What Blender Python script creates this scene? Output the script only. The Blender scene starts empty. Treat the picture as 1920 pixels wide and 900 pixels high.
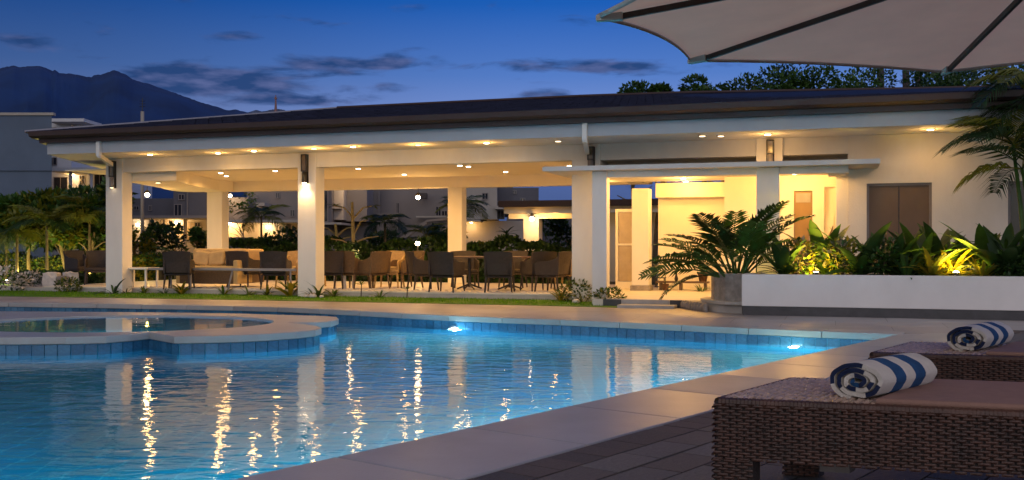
import bpy, bmesh, math, random
from mathutils import Vector, Matrix
from mathutils.geometry import tessellate_polygon
random.seed(7)
C = bpy.context.scene.collection
SC = bpy.context.scene
PI = math.pi

# ------------------------------------------------------------------ camera
EYE = 1.15
F = 1900.0
HZ = 460.0
cam_d = bpy.data.cameras.new("camera")
cam_d.sensor_width = 36.0
cam_d.lens = 36.0 * F / 1920.0
cam_d.shift_y = (HZ - 450.0) / 1920.0
cam_d.clip_start = 0.05
cam_d.clip_end = 20000
cam = bpy.data.objects.new("camera", cam_d)
cam.location = (0, 0, EYE)
cam.rotation_euler = (PI / 2, 0, 0)
C.objects.link(cam)
SC.camera = cam

SC.render.engine = 'CYCLES'
SC.cycles.use_denoising = True
SC.cycles.max_bounces = 8
SC.cycles.diffuse_bounces = 4
SC.cycles.glossy_bounces = 4
SC.cycles.transmission_bounces = 6
SC.cycles.transparent_max_bounces = 12
SC.cycles.sample_clamp_indirect = 4.0
SC.cycles.sample_clamp_direct = 30.0
SC.cycles.caustics_reflective = False
SC.view_settings.view_transform = 'Standard'
SC.view_settings.look = 'None'
SC.view_settings.exposure = 0.0
SC.view_settings.gamma = 1.0

# ------------------------------------------------------------------ node helpers
def nt_new(nt):
    nt.nodes.clear()
    def N(t, **k):
        n = nt.nodes.new(t)
        for a, b in k.items():
            setattr(n, a, b)
        return n
    def L(a, b):
        nt.links.new(a, b)
    return N, L

def mth(N, L, op, a, b=None, c=None, clamp=False):
    n = N('ShaderNodeMath', operation=op, use_clamp=clamp)
    for i, x in enumerate((a, b, c)):
        if x is None: continue
        if isinstance(x, (int, float)): n.inputs[i].default_value = x
        else: L(x, n.inputs[i])
    return n.outputs[0]

# ------------------------------------------------------------------ sky: dusk, the sun already below the horizon behind the camera
world = bpy.data.worlds.new("World")
SC.world = world
world.use_nodes = True
N, L = nt_new(world.node_tree)
tc = N('ShaderNodeTexCoord')
sep = N('ShaderNodeSeparateXYZ'); L(tc.outputs['Generated'], sep.inputs[0])
X, Y, Z = sep.outputs
elev = mth(N, L, 'MULTIPLY', mth(N, L, 'ARCSINE', Z), 180 / PI)
azim = mth(N, L, 'MULTIPLY', mth(N, L, 'ARCTAN2', X, Y), 180 / PI)
cr = N('ShaderNodeValToRGB')
L(mth(N, L, 'DIVIDE', elev, 90.0, clamp=True), cr.inputs[0])
stops = [(0.0, (.045, .075, .19)), (5.0 / 90, (.085, .14, .36)), (7.4 / 90, (.170, .265, .60)), (9.5 / 90, (.085, .195, .54)),
         (13.5 / 90, (.010, .105, .45)), (25 / 90, (.016, .080, .34)), (1.0, (.012, .045, .16))]
e = cr.color_ramp.elements
e[0].position, e[0].color = stops[0][0], (*stops[0][1], 1)
e[1].position, e[1].color = stops[-1][0], (*stops[-1][1], 1)
for p, c in stops[1:-1]:
    q = e.new(p); q.color = (*c, 1)
# the sky darkens gently to the left
azf = N('ShaderNodeMapRange'); L(azim, azf.inputs[0])
azf.inputs[1].default_value = -30; azf.inputs[2].default_value = 4
azf.inputs[3].default_value = .55; azf.inputs[4].default_value = 1.05
azf.interpolation_type = 'SMOOTHSTEP'
sky = N('ShaderNodeMix', data_type='RGBA', blend_type='MULTIPLY'); sky.inputs[0].default_value = 1
L(cr.outputs[0], sky.inputs[6]); L(azf.outputs[0], sky.inputs[7])
# afterglow in the west, behind the camera
back = mth(N, L, 'SUBTRACT', .28, mth(N, L, 'MULTIPLY', Y, .80), clamp=True)
lowb = mth(N, L, 'SUBTRACT', 1.0, mth(N, L, 'MULTIPLY', mth(N, L, 'ABSOLUTE', Z), .45), clamp=True)
ag = mth(N, L, 'MULTIPLY', back, mth(N, L, 'POWER', lowb, 1.0))
glow = N('ShaderNodeMix', data_type='RGBA', blend_type='ADD'); L(ag, glow.inputs[0])
L(sky.outputs[2], glow.inputs[6]); glow.inputs[7].default_value = (.92, .80, .60, 1)
# clouds: long flat streaks near the horizon
cxy = N('ShaderNodeCombineXYZ')
L(mth(N, L, 'MULTIPLY', azim, .16), cxy.inputs[0]); L(mth(N, L, 'MULTIPLY', elev, .62), cxy.inputs[1])
nz = N('ShaderNodeTexNoise', noise_dimensions='3D'); L(cxy.outputs[0], nz.inputs['Vector'])
nz.inputs['Scale'].default_value = 1.5; nz.inputs['Detail'].default_value = 6; nz.inputs['Roughness'].default_value = .55
nz.inputs['Distortion'].default_value = .35
def gauss(az0, el0, sa, se, w):
    a = mth(N, L, 'DIVIDE', mth(N, L, 'SUBTRACT', azim, az0), sa)
    b = mth(N, L, 'DIVIDE', mth(N, L, 'SUBTRACT', elev, el0), se)
    s = mth(N, L, 'ADD', mth(N, L, 'MULTIPLY', a, a), mth(N, L, 'MULTIPLY', b, b))
    return mth(N, L, 'MULTIPLY', mth(N, L, 'EXPONENT', mth(N, L, 'MULTIPLY', s, -1.0)), w)
def pxdir(x, y):
    az = math.atan2(x - 960, F); el = math.atan2(HZ - y, math.hypot(F, x - 960))
    return math.degrees(az), math.degrees(el)
msk = None
for (x, y, sx, sy, w) in ((400, 158, 4.2, .9, .46), (520, 120, 3.5, .5, .22), (590, 190, 3.2, .35, .24), (690, 122, 3.2, .45, .32), (330, 140, 3.5, .5, .22), (620, 160, 3.0, .35, .18),
                          (1120, 124, 4.6, .42, .38), (440, 68, 2.0, .28, .28), (20, 72, 1.8, .4, .18), (1045, 178, 2.2, .22, .18), (980, 150, .9, .2, .10)):
    a0, e0 = pxdir(x, y)
    g = gauss(a0, e0, sx, sy, w)
    msk = g if msk is None else mth(N, L, 'ADD', msk, g)
dens = mth(N, L, 'ADD', nz.outputs[0], msk)
cm = N('ShaderNodeMapRange'); L(dens, cm.inputs[0])
cm.inputs[1].default_value = .575; cm.inputs[2].default_value = .82; cm.interpolation_type = 'SMOOTHSTEP'
cm.inputs[4].default_value = .9
nz2 = N('ShaderNodeTexNoise'); L(cxy.outputs[0], nz2.inputs['Vector']); nz2.inputs['Scale'].default_value = 3.2
nz2.inputs['Detail'].default_value = 4
cc = N('ShaderNodeValToRGB'); L(nz2.outputs[0], cc.inputs[0])
cc.color_ramp.elements[0].position = .42; cc.color_ramp.elements[0].color = (.016, .050, .165, 1)
cc.color_ramp.elements[1].position = .72; cc.color_ramp.elements[1].color = (.10, .13, .30, 1)
clm = N('ShaderNodeMix', data_type='RGBA'); L(cm.outputs[0], clm.inputs[0])
L(glow.outputs[2], clm.inputs[6]); L(cc.outputs[0], clm.inputs[7])
bg = N('ShaderNodeBackground'); L(clm.outputs[2], bg.inputs[0]); bg.inputs[1].default_value = 1.0
wo = N('ShaderNodeOutputWorld'); L(bg.outputs[0], wo.inputs[0])

# afterglow as a very weak, very soft sun from behind the camera
sd = bpy.data.lights.new("sun", 'SUN'); sd.energy = .15; sd.angle = math.radians(40); sd.color = (1, .80, .72)
so = bpy.data.objects.new("sun", sd); so.rotation_euler = (math.radians(62), 0, math.radians(-14)); C.objects.link(so)

# ------------------------------------------------------------------ materials
MATS = {}
def mat(name, col, rough=.6, var=.12, vscale=6.0, bump=0.0, bscale=40.0, metal=0.0, spec=.5, col2=None, stretch=None, transl=0.0, coat=0.0):
    if name in MATS: return MATS[name]
    m = bpy.data.materials.new(name); m.use_nodes = True
    N, L = nt_new(m.node_tree)
    tc = N('ShaderNodeTexCoord'); vec = tc.outputs['Object']
    if stretch:
        mp = N('ShaderNodeMapping'); L(vec, mp.inputs[0]); mp.inputs['Scale'].default_value = stretch; vec = mp.outputs[0]
    nz = N('ShaderNodeTexNoise'); L(vec, nz.inputs['Vector']); nz.inputs['Scale'].default_value = vscale
    nz.inputs['Detail'].default_value = 5; nz.inputs['Roughness'].default_value = .6
    cr = N('ShaderNodeValToRGB'); L(nz.outputs[0], cr.inputs[0])
    c2 = col2 or tuple(min(1, x * (1 + var)) for x in col)
    c1 = tuple(x * (1 - var) for x in col) if not col2 else col
    cr.color_ramp.elements[0].position = .3; cr.color_ramp.elements[0].color = (*c1, 1)
    cr.color_ramp.elements[1].position = .7; cr.color_ramp.elements[1].color = (*c2, 1)
    p = N('ShaderNodeBsdfPrincipled'); L(cr.outputs[0], p.inputs['Base Color'])
    p.inputs['Roughness'].default_value = rough; p.inputs['Metallic'].default_value = metal
    p.inputs['Specular IOR Level'].default_value = spec
    if coat: p.inputs['Coat Weight'].default_value = coat
    if bump:
        n2 = N('ShaderNodeTexNoise'); L(vec, n2.inputs['Vector']); n2.inputs['Scale'].default_value = bscale; n2.inputs['Detail'].default_value = 4
        b = N('ShaderNodeBump'); b.inputs['Strength'].default_value = bump; b.inputs['Distance'].default_value = .02
        L(n2.outputs[0], b.inputs['Height']); L(b.outputs[0], p.inputs['Normal'])
    o = N('ShaderNodeOutputMaterial')
    if transl:
        t = N('ShaderNodeBsdfTranslucent'); L(cr.outputs[0], t.inputs[0])
        mx = N('ShaderNodeMixShader'); mx.inputs[0].default_value = transl
        L(p.outputs[0], mx.inputs[1]); L(t.outputs[0], mx.inputs[2]); L(mx.outputs[0], o.inputs[0])
    else:
        L(p.outputs[0], o.inputs[0])
    MATS[name] = m; return m

def emis(name, col, s):
    if name in MATS: return MATS[name]
    m = bpy.data.materials.new(name); m.use_nodes = True
    N, L = nt_new(m.node_tree)
    em = N('ShaderNodeEmission'); em.inputs[0].default_value = (*col, 1); em.inputs[1].default_value = s
    o = N('ShaderNodeOutputMaterial'); L(em.outputs[0], o.inputs[0])
    MATS[name] = m; return m

WARM = (1.0, .51, .125)
M_white = mat('white_plaster', (.76, .74, .70), .75, .05, 2, .12, 90, stretch=(1.3, 1.3, .45))
M_wall = mat('painted_wall', (.76, .72, .66), .8, .07, 1.6, .2, 70, stretch=(1.1, 1.1, .5))
M_fascia = mat('fascia_paint', (.40, .43, .47), .7, .06, 2)
M_cream = mat('ceiling_paint', (.86, .80, .68), .8, .03, 2)
M_brown = mat('brown_metal_gutter', (.038, .018, .018), .45, .15, 3)
M_dark = mat('dark_metal', (.022, .020, .020), .4, .2, 8)
M_shingle = mat('slate_shingle', (.014, .018, .045), .75, .35, 3.0, .4, 30, spec=.2)
M_floor = mat('pavilion_floor', (.62, .57, .50), .45, .08, 2.5)
M_conc = mat('step_concrete', (.42, .40, .38), .8, .12, 5, .3, 40)
M_darkstone = mat('dark_plinth', (.060, .060, .066), .6, .2, 6, .3, 60)
M_stone = mat('grey_stone', (.30, .27, .25), .85, .3, 9, .6, 30)
M_shutter = mat('brown_shutter', (.13, .085, .06), .6, .10, 1.5, .1, 30)
M_frame = mat('window_frame', (.20, .18, .18), .5, .1)
M_glassdark = mat('dark_glass', (.02, .022, .03), .08, .1)
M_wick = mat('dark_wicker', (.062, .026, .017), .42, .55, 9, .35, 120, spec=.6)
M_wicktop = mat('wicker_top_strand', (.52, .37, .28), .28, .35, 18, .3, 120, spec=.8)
M_cush = mat('brown_cushion', (.27, .155, .120), .75, .10, 12, .3, 200)
M_chair = mat('chair_wicker_dark', (.030, .021, .020), .6, .3, 25, .5, 120)
M_chairb = mat('chair_wicker_brown', (.11, .065, .032), .6, .3, 25, .5, 120)
M_chairt = mat('chair_wicker_tan', (.40, .27, .12), .6, .2, 25, .5, 120)
M_sofa = mat('tan_fabric', (.50, .36, .17), .85, .15, 6, .3, 90)
M_wood = mat('table_wood', (.12, .075, .045), .5, .25, 6, stretch=(1, 8, 8))
M_soil = mat('soil', (.035, .026, .020), .95, .35, 8, .6, 30)
M_grass = mat('lawn_grass', (.105, .26, .004), .8, .35, 9, transl=.3, spec=.1)
M_leafd = mat('leaf_dark', (.024, .060, .014), .45, .5, 2.2, transl=.25)
M_leafm = mat('leaf_mid', (.050, .115, .016), .5, .45, 2.2, transl=.3)
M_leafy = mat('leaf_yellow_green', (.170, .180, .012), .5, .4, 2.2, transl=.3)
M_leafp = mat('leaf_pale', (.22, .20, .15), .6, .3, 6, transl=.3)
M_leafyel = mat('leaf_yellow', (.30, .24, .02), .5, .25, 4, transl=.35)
M_bark = mat('bark', (.16, .12, .07), .85, .35, 9, .6, 30)
M_barkd = mat('bark_dark', (.05, .04, .03), .9, .35, 9, .6, 30)
M_canvas = mat('umbrella_canvas', (.93, .60, .39), .9, .05, 3, .1, 150, transl=.68)
M_hem = mat('umbrella_hem', (.46, .42, .38), .9, .08, 10)
M_ribw = mat('umbrella_rib_wood', (.035, .018, .012), .5, .3, 10)
M_houseg = mat('house_grey_wall', (.20, .18, .175), .85, .08, .8)
M_housew = mat('house_white_wall', (.36, .33, .30), .85, .08, .8)
M_houseb = mat('house_slate_wall', (.10, .10, .12), .85, .10, .8)
M_housed = mat('house_blue_grey_wall', (.09, .125, .19), .85, .10, .8)
M_pot = mat('terracotta', (.13, .065, .035), .8, .2, 8)
M_rock = mat('white_pebble', (.60, .56, .52), .8, .2, 8, .3, 20)
M_steel = mat('rail_steel', (.27, .26, .28), .4, .1, 8, metal=.3)
M_bulb = emis('warm_bulb', (1, .78, .48), 60)
M_bulbw = emis('downlight_lens', (1, .80, .52), 22)
M_bulbdim = emis('downlight_lens_dim', (1, .72, .40), 5)
M_poolw = emis('pool_lens_white', (.75, .93, 1.0), 90)
M_poolwarm = emis('pool_lens_warm', (1, .86, .60), 22)

# ------------------------------------------------------------------ mesh helpers
class MB:
    def __init__(s): s.v = []; s.f = []; s.m = []
    def add(s, vs, fs, mi=0):
        o = len(s.v); s.v += [tuple(p) for p in vs]
        for f in fs: s.f.append(tuple(i + o for i in f)); s.m.append(mi)
    def box(s, x0, x1, y0, y1, z0, z1, mi=0):
        s.add([(x0, y0, z0), (x1, y0, z0), (x1, y1, z0), (x0, y1, z0), (x0, y0, z1), (x1, y0, z1), (x1, y1, z1), (x0, y1, z1)],
              [(0, 3, 2, 1), (4, 5, 6, 7), (0, 1, 5, 4), (1, 2, 6, 5), (2, 3, 7, 6), (3, 0, 4, 7)], mi)
    def prism(s, poly, z0, z1, mi=0, hole=None):
        """vertical prism over a plan polygon; hole = inner ring"""
        rings = [poly] + ([hole] if hole else [])
        flat = [p for r in rings for p in r]; n = len(flat)
        tri = tessellate_polygon([[Vector((p[0], p[1], 0)) for p in r] for r in rings])
        vs = [(p[0], p[1], z0) for p in flat] + [(p[0], p[1], z1) for p in flat]
        fs = []
        for t in tri:
            a, b, c = [Vector(flat[i]) for i in t]
            if (b.x - a.x) * (c.y - a.y) - (b.y - a.y) * (c.x - a.x) < 0: t = (t[0], t[2], t[1])
            fs.append(tuple(i + n for i in t)); fs.append((t[0], t[2], t[1]))
        o = 0
        for r in rings:
            k = len(r)
            for i in range(k):
                j = (i + 1) % k
                fs.append((o + i, o + j, n + o + j, n + o + i))
            o += k
        s.add(vs, fs, mi)
    def tube(s, pts, rad, n=8, mi=0, cap=True):
        pts = [Vector(p) for p in pts]; rs = rad if isinstance(rad, (list, tuple)) else [rad] * len(pts)
        vs = []; fs = []
        for i, p in enumerate(pts):
            d = (pts[min(i + 1, len(pts) - 1)] - pts[max(i - 1, 0)]).normalized()
            a = d.cross(Vector((0, 0, 1))) if abs(d.z) < .95 else d.cross(Vector((0, 1, 0)))
            a.normalize(); b = d.cross(a).normalized()
            for k in range(n):
                t = 2 * PI * k / n
                vs.append(p + (a * math.cos(t) + b * math.sin(t)) * rs[i])
        for i in range(len(pts) - 1):
            for k in range(n):
                q = (k + 1) % n
                fs.append((i * n + k, i * n + q, (i + 1) * n + q, (i + 1) * n + k))
        if cap:
            fs.append(tuple(range(n))); fs.append(tuple((len(pts) - 1) * n + k for k in reversed(range(n))))
        s.add(vs, fs, mi)
    def lathe(s, prof, n=16, c=(0, 0, 0), mi=0, sx=1, sy=1):
        vs = []; fs = []
        for r, z in prof:
            for k in range(n):
                t = 2 * PI * k / n
                vs.append((c[0] + r * sx * math.cos(t), c[1] + r * sy * math.sin(t), c[2] + z))
        for i in range(len(prof) - 1):
            for k in range(n):
                q = (k + 1) % n
                fs.append((i * n + k, i * n + q, (i + 1) * n + q, (i + 1) * n + k))
        fs.append(tuple(reversed(range(n)))); fs.append(tuple((len(prof) - 1) * n + k for k in range(n)))
        s.add(vs, fs, mi)
    def mesh(s, name, mats, smooth=False):
        me = bpy.data.meshes.new(name)
        me.from_pydata(s.v, [], s.f)
        for m in (mats if isinstance(mats, (list, tuple)) else [mats]): me.materials.append(m)
        me.polygons.foreach_set('material_index', s.m)
        if smooth: me.polygons.foreach_set('use_smooth', [True] * len(me.polygons))
        me.update()
        return me
    def obj(s, name, mats, parent=None, smooth=False, bevel=0.0, **k):
        o = bpy.data.objects.new(name, s.mesh(name, mats, smooth)); C.objects.link(o)
        if parent: o.parent = parent
        if bevel:
            b = o.modifiers.new('bevel', 'BEVEL'); b.width = bevel; b.segments = 2; b.limit_method = 'ANGLE'
        for a, b in k.items(): o[a] = b
        return o

def inst(name, me, parent=None, loc=(0, 0, 0), rot=(0, 0, 0), sc=(1, 1, 1), **k):
    o = bpy.data.objects.new(name, me); C.objects.link(o)
    if parent: o.parent = parent
    o.location = loc; o.rotation_euler = rot; o.scale = sc
    for a, b in k.items(): o[a] = b
    return o

def thing(name, label, cat, loc=(0, 0, 0), rz=0.0, group=None, o=None):
    if o is None:
        o = bpy.data.objects.new(name, None); C.objects.link(o); o.empty_display_size = .2
        o.location = loc; o.rotation_euler = (0, 0, rz)
    o['label'] = label; o['category'] = cat
    if group: o['group'] = group
    return o

def copy_tree(o, parent=None):
    c = o.copy(); C.objects.link(c)
    if parent: c.parent = parent
    for ch in list(o.children): copy_tree(ch, c)
    return c

# building frame: u along the front (to the right), v into the building
BA = -math.asin(.3037)
U = Vector((.9528, -.3037)); V = Vector((.3037, .9528)); O2 = Vector((-4.76, 22.5))
def B(u, v, z=0): p = O2 + U * u + V * v; return Vector((p.x, p.y, z))
def loc_uv(x, y): d = Vector((x, y)) - O2; return (d.dot(U), d.dot(V))
def at(px, py, D): return Vector(((px - 960) / F * D, D, EYE - (py - HZ) / F * D))

def lamp(kind, loc, power, col=WARM, r=.05, spot=None, blend=.5, direc=None, name='lamp_light', parent=None):
    d = bpy.data.lights.new(name, kind); d.energy = power; d.color = col
    if kind in ('POINT', 'SPOT'): d.shadow_soft_size = r
    if kind == 'SPOT': d.spot_size = math.radians(spot or 100); d.spot_blend = blend
    o = bpy.data.objects.new(name, d); C.objects.link(o); o.location = loc
    if direc: o.rotation_euler = Vector(direc).to_track_quat('-Z', 'Y').to_euler()
    if parent: o.parent = parent
    return o

# ================================================================== POOL AND GROUND
far_edge = [(-20, 21.6), (-14.5, 21.0), (-10.3, 20.4), (-7.6, 19.8), (-5.12, 19.1), (-3.9, 18.6), (-2.9, 17.9), (-2.1, 17.3), (-1.35, 16.75), (-.5, 16.25), (1.15, 15.45), (2.44, 14.6), (3.74, 13.75), (5.03, 13.08)]
SD = Vector((.617, .787)); SN = Vector((.787, -.617))      # along and outward from the near diagonal edge
CR = Vector((5.03, 13.08))
def S(s, t, z=0): p = CR - SD * s + SN * t; return Vector((p.x, p.y, z))    # s metres from the far corner towards the camera, t outward
near_edge = [tuple(S(s, 0).xy) for s in (0, 3, 6, 9, 12, 15, 19)]
pool_poly = far_edge + near_edge[1:] + [(-20, -4)]
# ensure counter clockwise
def area(p): return sum(p[i][0] * p[(i + 1) % len(p)][1] - p[(i + 1) % len(p)][0] * p[i][1] for i in range(len(p))) / 2
if area(pool_poly) < 0: pool_poly = pool_poly[::-1]
def offset(poly, d):
    n = len(poly); out = []
    for i in range(n):
        a, b, c = Vector(poly[i - 1]), Vector(poly[i]), Vector(poly[(i + 1) % n])
        d1 = (b - a).normalized(); d2 = (c - b).normalized()
        n1 = Vector((d1.y, -d1.x)); n2 = Vector((d2.y, -d2.x)); m = (n1 + n2).normalized()
        k = d / max(.35, m.dot(n1)); out.append(tuple(b + m * k))
    return out
outer_pool = offset(pool_poly, .30)
WZ = -.20

m = MB()
big = [(-9000, -3000), (9000, -3000), (9000, 9000), (-9000, 9000)]
m.prism(big, -.5, -.055, hole=offset(pool_poly, .25)[::-1])
m.obj('ground', mat('garden_ground', (.045, .048, .025), .95, .4, .5, .5, 8), kind='structure')

# pale deck: one slab with the pool cut out, bounded by the lawn behind and the brick paving on the right
lawn_front = [tuple(B(u, v).xy) for u, v in ((-13, -2.4), (-9, -2.1), (-6.3, -1.75), (-2.5, -1.5), (1.8, -1.42), (5.9, -1.45), (7.55, -1.62), (7.56, -1.3), (8.6, -1.3), (9.4, -2.1), (9.95, -2.5), (18, -2.5))]
deck_outer = [(-30, 24)] + lawn_front[:] + [tuple(B(18, -3.6).xy), tuple(S(-3.0, 3.2).xy), tuple(S(-2.2, 1.0).xy), tuple(S(-1.6, .86).xy)] + [tuple(S(s, .86).xy) for s in (0, 5, 10, 15, 19)] + [(-21, -8), (-30, -8)]
M_deck = bpy.data.materials.new('deck_concrete'); M_deck.use_nodes = True
N, L = nt_new(M_deck.node_tree)
tc = N('ShaderNodeTexCoord')
n1 = N('ShaderNodeTexNoise'); L(tc.outputs['Object'], n1.inputs['Vector']); n1.inputs['Scale'].default_value = .9; n1.inputs['Detail'].default_value = 8; n1.inputs['Roughness'].default_value = .65
r1 = N('ShaderNodeValToRGB'); L(n1.outputs[0], r1.inputs[0])
r1.color_ramp.elements[0].position = .3; r1.color_ramp.elements[0].color = (.37, .33, .31, 1)
r1.color_ramp.elements[1].position = .7; r1.color_ramp.elements[1].color = (.51, .465, .44, 1)
n3 = N('ShaderNodeTexNoise'); L(tc.outputs['Object'], n3.inputs['Vector']); n3.inputs['Scale'].default_value = 60
bb = N('ShaderNodeBump'); L(n3.outputs[0], bb.inputs['Height']); bb.inputs['Strength'].default_value = .15; bb.inputs['Distance'].default_value = .01
mpd = N('ShaderNodeMapping'); L(tc.outputs['Object'], mpd.inputs[0]); mpd.inputs['Rotation'].default_value = (0, 0, .309)
brk = N('ShaderNodeTexBrick'); L(mpd.outputs[0], brk.inputs['Vector']); brk.offset = .5; brk.inputs['Scale'].default_value = 1; brk.inputs['Brick Width'].default_value = 1.5; brk.inputs['Row Height'].default_value = .9
brk.inputs['Mortar Size'].default_value = .006; brk.inputs['Color1'].default_value = (1, 1, 1, 1); brk.inputs['Color2'].default_value = (.88, .87, .86, 1); brk.inputs['Mortar'].default_value = (.45, .42, .40, 1)
n5 = N('ShaderNodeTexNoise'); L(tc.outputs['Object'], n5.inputs['Vector']); n5.inputs['Scale'].default_value = .35; n5.inputs['Detail'].default_value = 3
r5 = N('ShaderNodeValToRGB'); L(n5.outputs[0], r5.inputs[0]); r5.color_ramp.elements[0].position = .38; r5.color_ramp.elements[0].color = (.72, .70, .70, 1); r5.color_ramp.elements[1].position = .55
mxd = N('ShaderNodeMix', data_type='RGBA', blend_type='MULTIPLY'); mxd.inputs[0].default_value = 1; L(r1.outputs[0], mxd.inputs[6]); L(brk.outputs[0], mxd.inputs[7])
mxe = N('ShaderNodeMix', data_type='RGBA', blend_type='MULTIPLY'); mxe.inputs[0].default_value = 1; L(mxd.outputs[2], mxe.inputs[6]); L(r5.outputs[0], mxe.inputs[7])
p = N('ShaderNodeBsdfPrincipled'); L(mxe.outputs[2], p.inputs['Base Color']); L(bb.outputs[0], p.inputs['Normal'])
n4 = N('ShaderNodeMapRange'); L(n1.outputs[0], n4.inputs[0]); n4.inputs[1].default_value = .35; n4.inputs[2].default_value = .7; n4.inputs[3].default_value = .30; n4.inputs[4].default_value = .55
L(n4.outputs[0], p.inputs['Roughness'])
o = N('ShaderNodeOutputMaterial'); L(p.outputs[0], o.inputs[0])
MATS['deck'] = M_deck
if area(deck_outer) < 0: deck_outer = deck_outer[::-1]
# hole reaches out under the coping stones
hole = offset(pool_poly, .42)
hole2 = []
for q in hole: hole2.append(q)
# strip between pool and deck outer edge on the near side is the coping itself, so cut the deck there
s_out = [tuple(S(s, .86).xy) for s in (-1.2, 19)]
m = MB()
deck_far = [tuple(S(-.38, .0).xy)]
# far deck polygon: from the lawn to the outside of the far coping
far_out = [p_ for p_ in offset(pool_poly, .42)]
fo = []
for q in far_edge:
    # nearest offset point
    best = min(far_out, key=lambda r: (r[0] - q[0]) ** 2 + (r[1] - q[1]) ** 2); fo.append(best)
fo[-1] = tuple(S(-.45, .86).xy)
poly = fo[::-1] + [(-30, 22.2)] + lawn_front + [tuple(B(18, -3.2).xy), tuple(S(-3.4, 6).xy), tuple(S(-1.6, .88).xy)]
if area(poly) < 0: poly = poly[::-1]
m.prism(poly, -.05, 0)
m.obj('pool_deck', M_deck, kind='structure')

# coping stones: thick lip that overhangs the water
M_cop = mat('coping_stone', (.355, .345, .34), .38, .14, 1.3, .12, 50)
COPS = [M_cop, mat('coping_stone_dark', (.315, .305, .30), .45, .16, 1.5, .15, 50), mat('coping_stone_warm', (.385, .365, .35), .34, .12, 1.2, .12, 50)]
cop = thing('pool_coping', 'pale stone coping running round the main pool edge', 'coping')
cop['kind'] = 'structure'; del cop['category']
def strip_piece(a, b, na, nb, w0, w1, z0, z1, gap):
    a, b = Vector(a), Vector(b); d = (b - a).normalized()
    ln = (b - a).length; g = d * gap / 2
    p0 = a + g; p1 = b - g
    mm = MB(); q = [tuple(p0 + na * w0), tuple(p1 + nb * w0), tuple(p1 + nb * w1), tuple(p0 + na * w1)]
    if area(q) < 0: q = q[::-1]
    mm.prism(q, z0, z1); return mm
def resample(pts, step):
    pts = [Vector(p) for p in pts]; out = [pts[0].copy()]; acc = 0.0
    segs = [(pts[i + 1] - pts[i]).length for i in range(len(pts) - 1)]
    tot = sum(segs); n = max(1, round(tot / step))
    res = []
    for k in range(n + 1):
        t = tot * k / n; i = 0
        while i < len(segs) - 1 and t > segs[i]: t -= segs[i]; i += 1
        res.append(pts[i].lerp(pts[i + 1], min(1, t / segs[i])))
    return res
def normals(pts, side=1):
    out = []
    for i in range(len(pts)):
        d = (pts[min(i + 1, len(pts) - 1)] - pts[max(i - 1, 0)]).normalized()
        out.append(Vector((-d.y, d.x)) * side)
    return out
fe = resample(far_edge, 1.0); fn = normals(fe)
for i in range(len(fe) - 1):
    na, nb = fn[i], fn[i + 1]
    if i == len(fe) - 2: nb = -SN * 0 + Vector((fn[-1].x, fn[-1].y))
    mm = strip_piece(fe[i], fe[i + 1], na, nb, -.03, .42, -.085, .004, .006)
    mm.obj('coping_stone', random.choice(COPS), cop, bevel=.01)
for k in range(17):
    s0, s1 = -.42 + k * 1.12, -.42 + (k + 1) * 1.12
    mm = MB(); q = [tuple(S(s, t).xy) for s, t in ((s0 + .003, -.03 if k else .34), (s1 - .003, -.03), (s1 - .003, .85), (s0 + .003, .85))]
    if k == 0: q = [tuple(S(.0, -.03).xy), tuple(S(s1 - .003, -.03).xy), tuple(S(s1 - .003, .85).xy), tuple(S(s0, .85).xy), tuple(S(s0, .30).xy)]
    if area(q) < 0: q = q[::-1]
    mm.prism(q, -.085, .004)
    mm.obj('coping_stone', random.choice(COPS), cop, bevel=.01)

# pool shell: walls and floor with tiles
def tile_mat(name, c1, c2, sc, grout, rough=.3, gw=.03):
    m_ = bpy.data.materials.new(name); m_.use_nodes = True
    N, L = nt_new(m_.node_tree)
    tc = N('ShaderNodeTexCoord')
    br = N('ShaderNodeTexBrick'); L(tc.outputs['Object'], br.inputs['Vector'])
    br.offset = 0; br.inputs['Scale'].default_value = 1; br.inputs['Brick Width'].default_value = sc; br.inputs['Row Height'].default_value = sc
    br.inputs['Mortar Size'].default_value = sc * gw; br.inputs['Mortar Smooth'].default_value = .3
    br.inputs['Color1'].default_value = (*c1, 1); br.inputs['Color2'].default_value = (*c2, 1); br.inputs['Mortar'].default_value = (*grout, 1)
    nz = N('ShaderNodeTexNoise'); L(tc.outputs['Object'], nz.inputs['Vector']); nz.inputs['Scale'].default_value = .7
    mx = N('ShaderNodeMix', data_type='RGBA', blend_type='MULTIPLY'); mx.inputs[0].default_value = .5
    L(br.outputs[0], mx.inputs[6]); L(nz.outputs[0], mx.inputs[7])
    p = N('ShaderNodeBsdfPrincipled'); L(mx.outputs[2], p.inputs['Base Color']); p.inputs['Roughness'].default_value = rough
    o = N('ShaderNodeOutputMaterial'); L(p.outputs[0], o.inputs[0]); return m_
M_pfloor = tile_mat('pool_floor_tile', (.006, .32, .44), (.008, .38, .50), .26, (.12, .58, .66))
M_pwall = mat('pool_wall_render', (.02, .30, .50), .5, .12, 2)
m = MB()
n = len(pool_poly); DEP = -1.35
fs = tessellate_polygon([[Vector((q[0], q[1], 0)) for q in pool_poly]])
m.add([(q[0], q[1], DEP) for q in pool_poly], [tuple(t) for t in fs])
m.obj('pool_floor', M_pfloor, kind='structure')
m = MB()
po = offset(pool_poly, .24)
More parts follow.
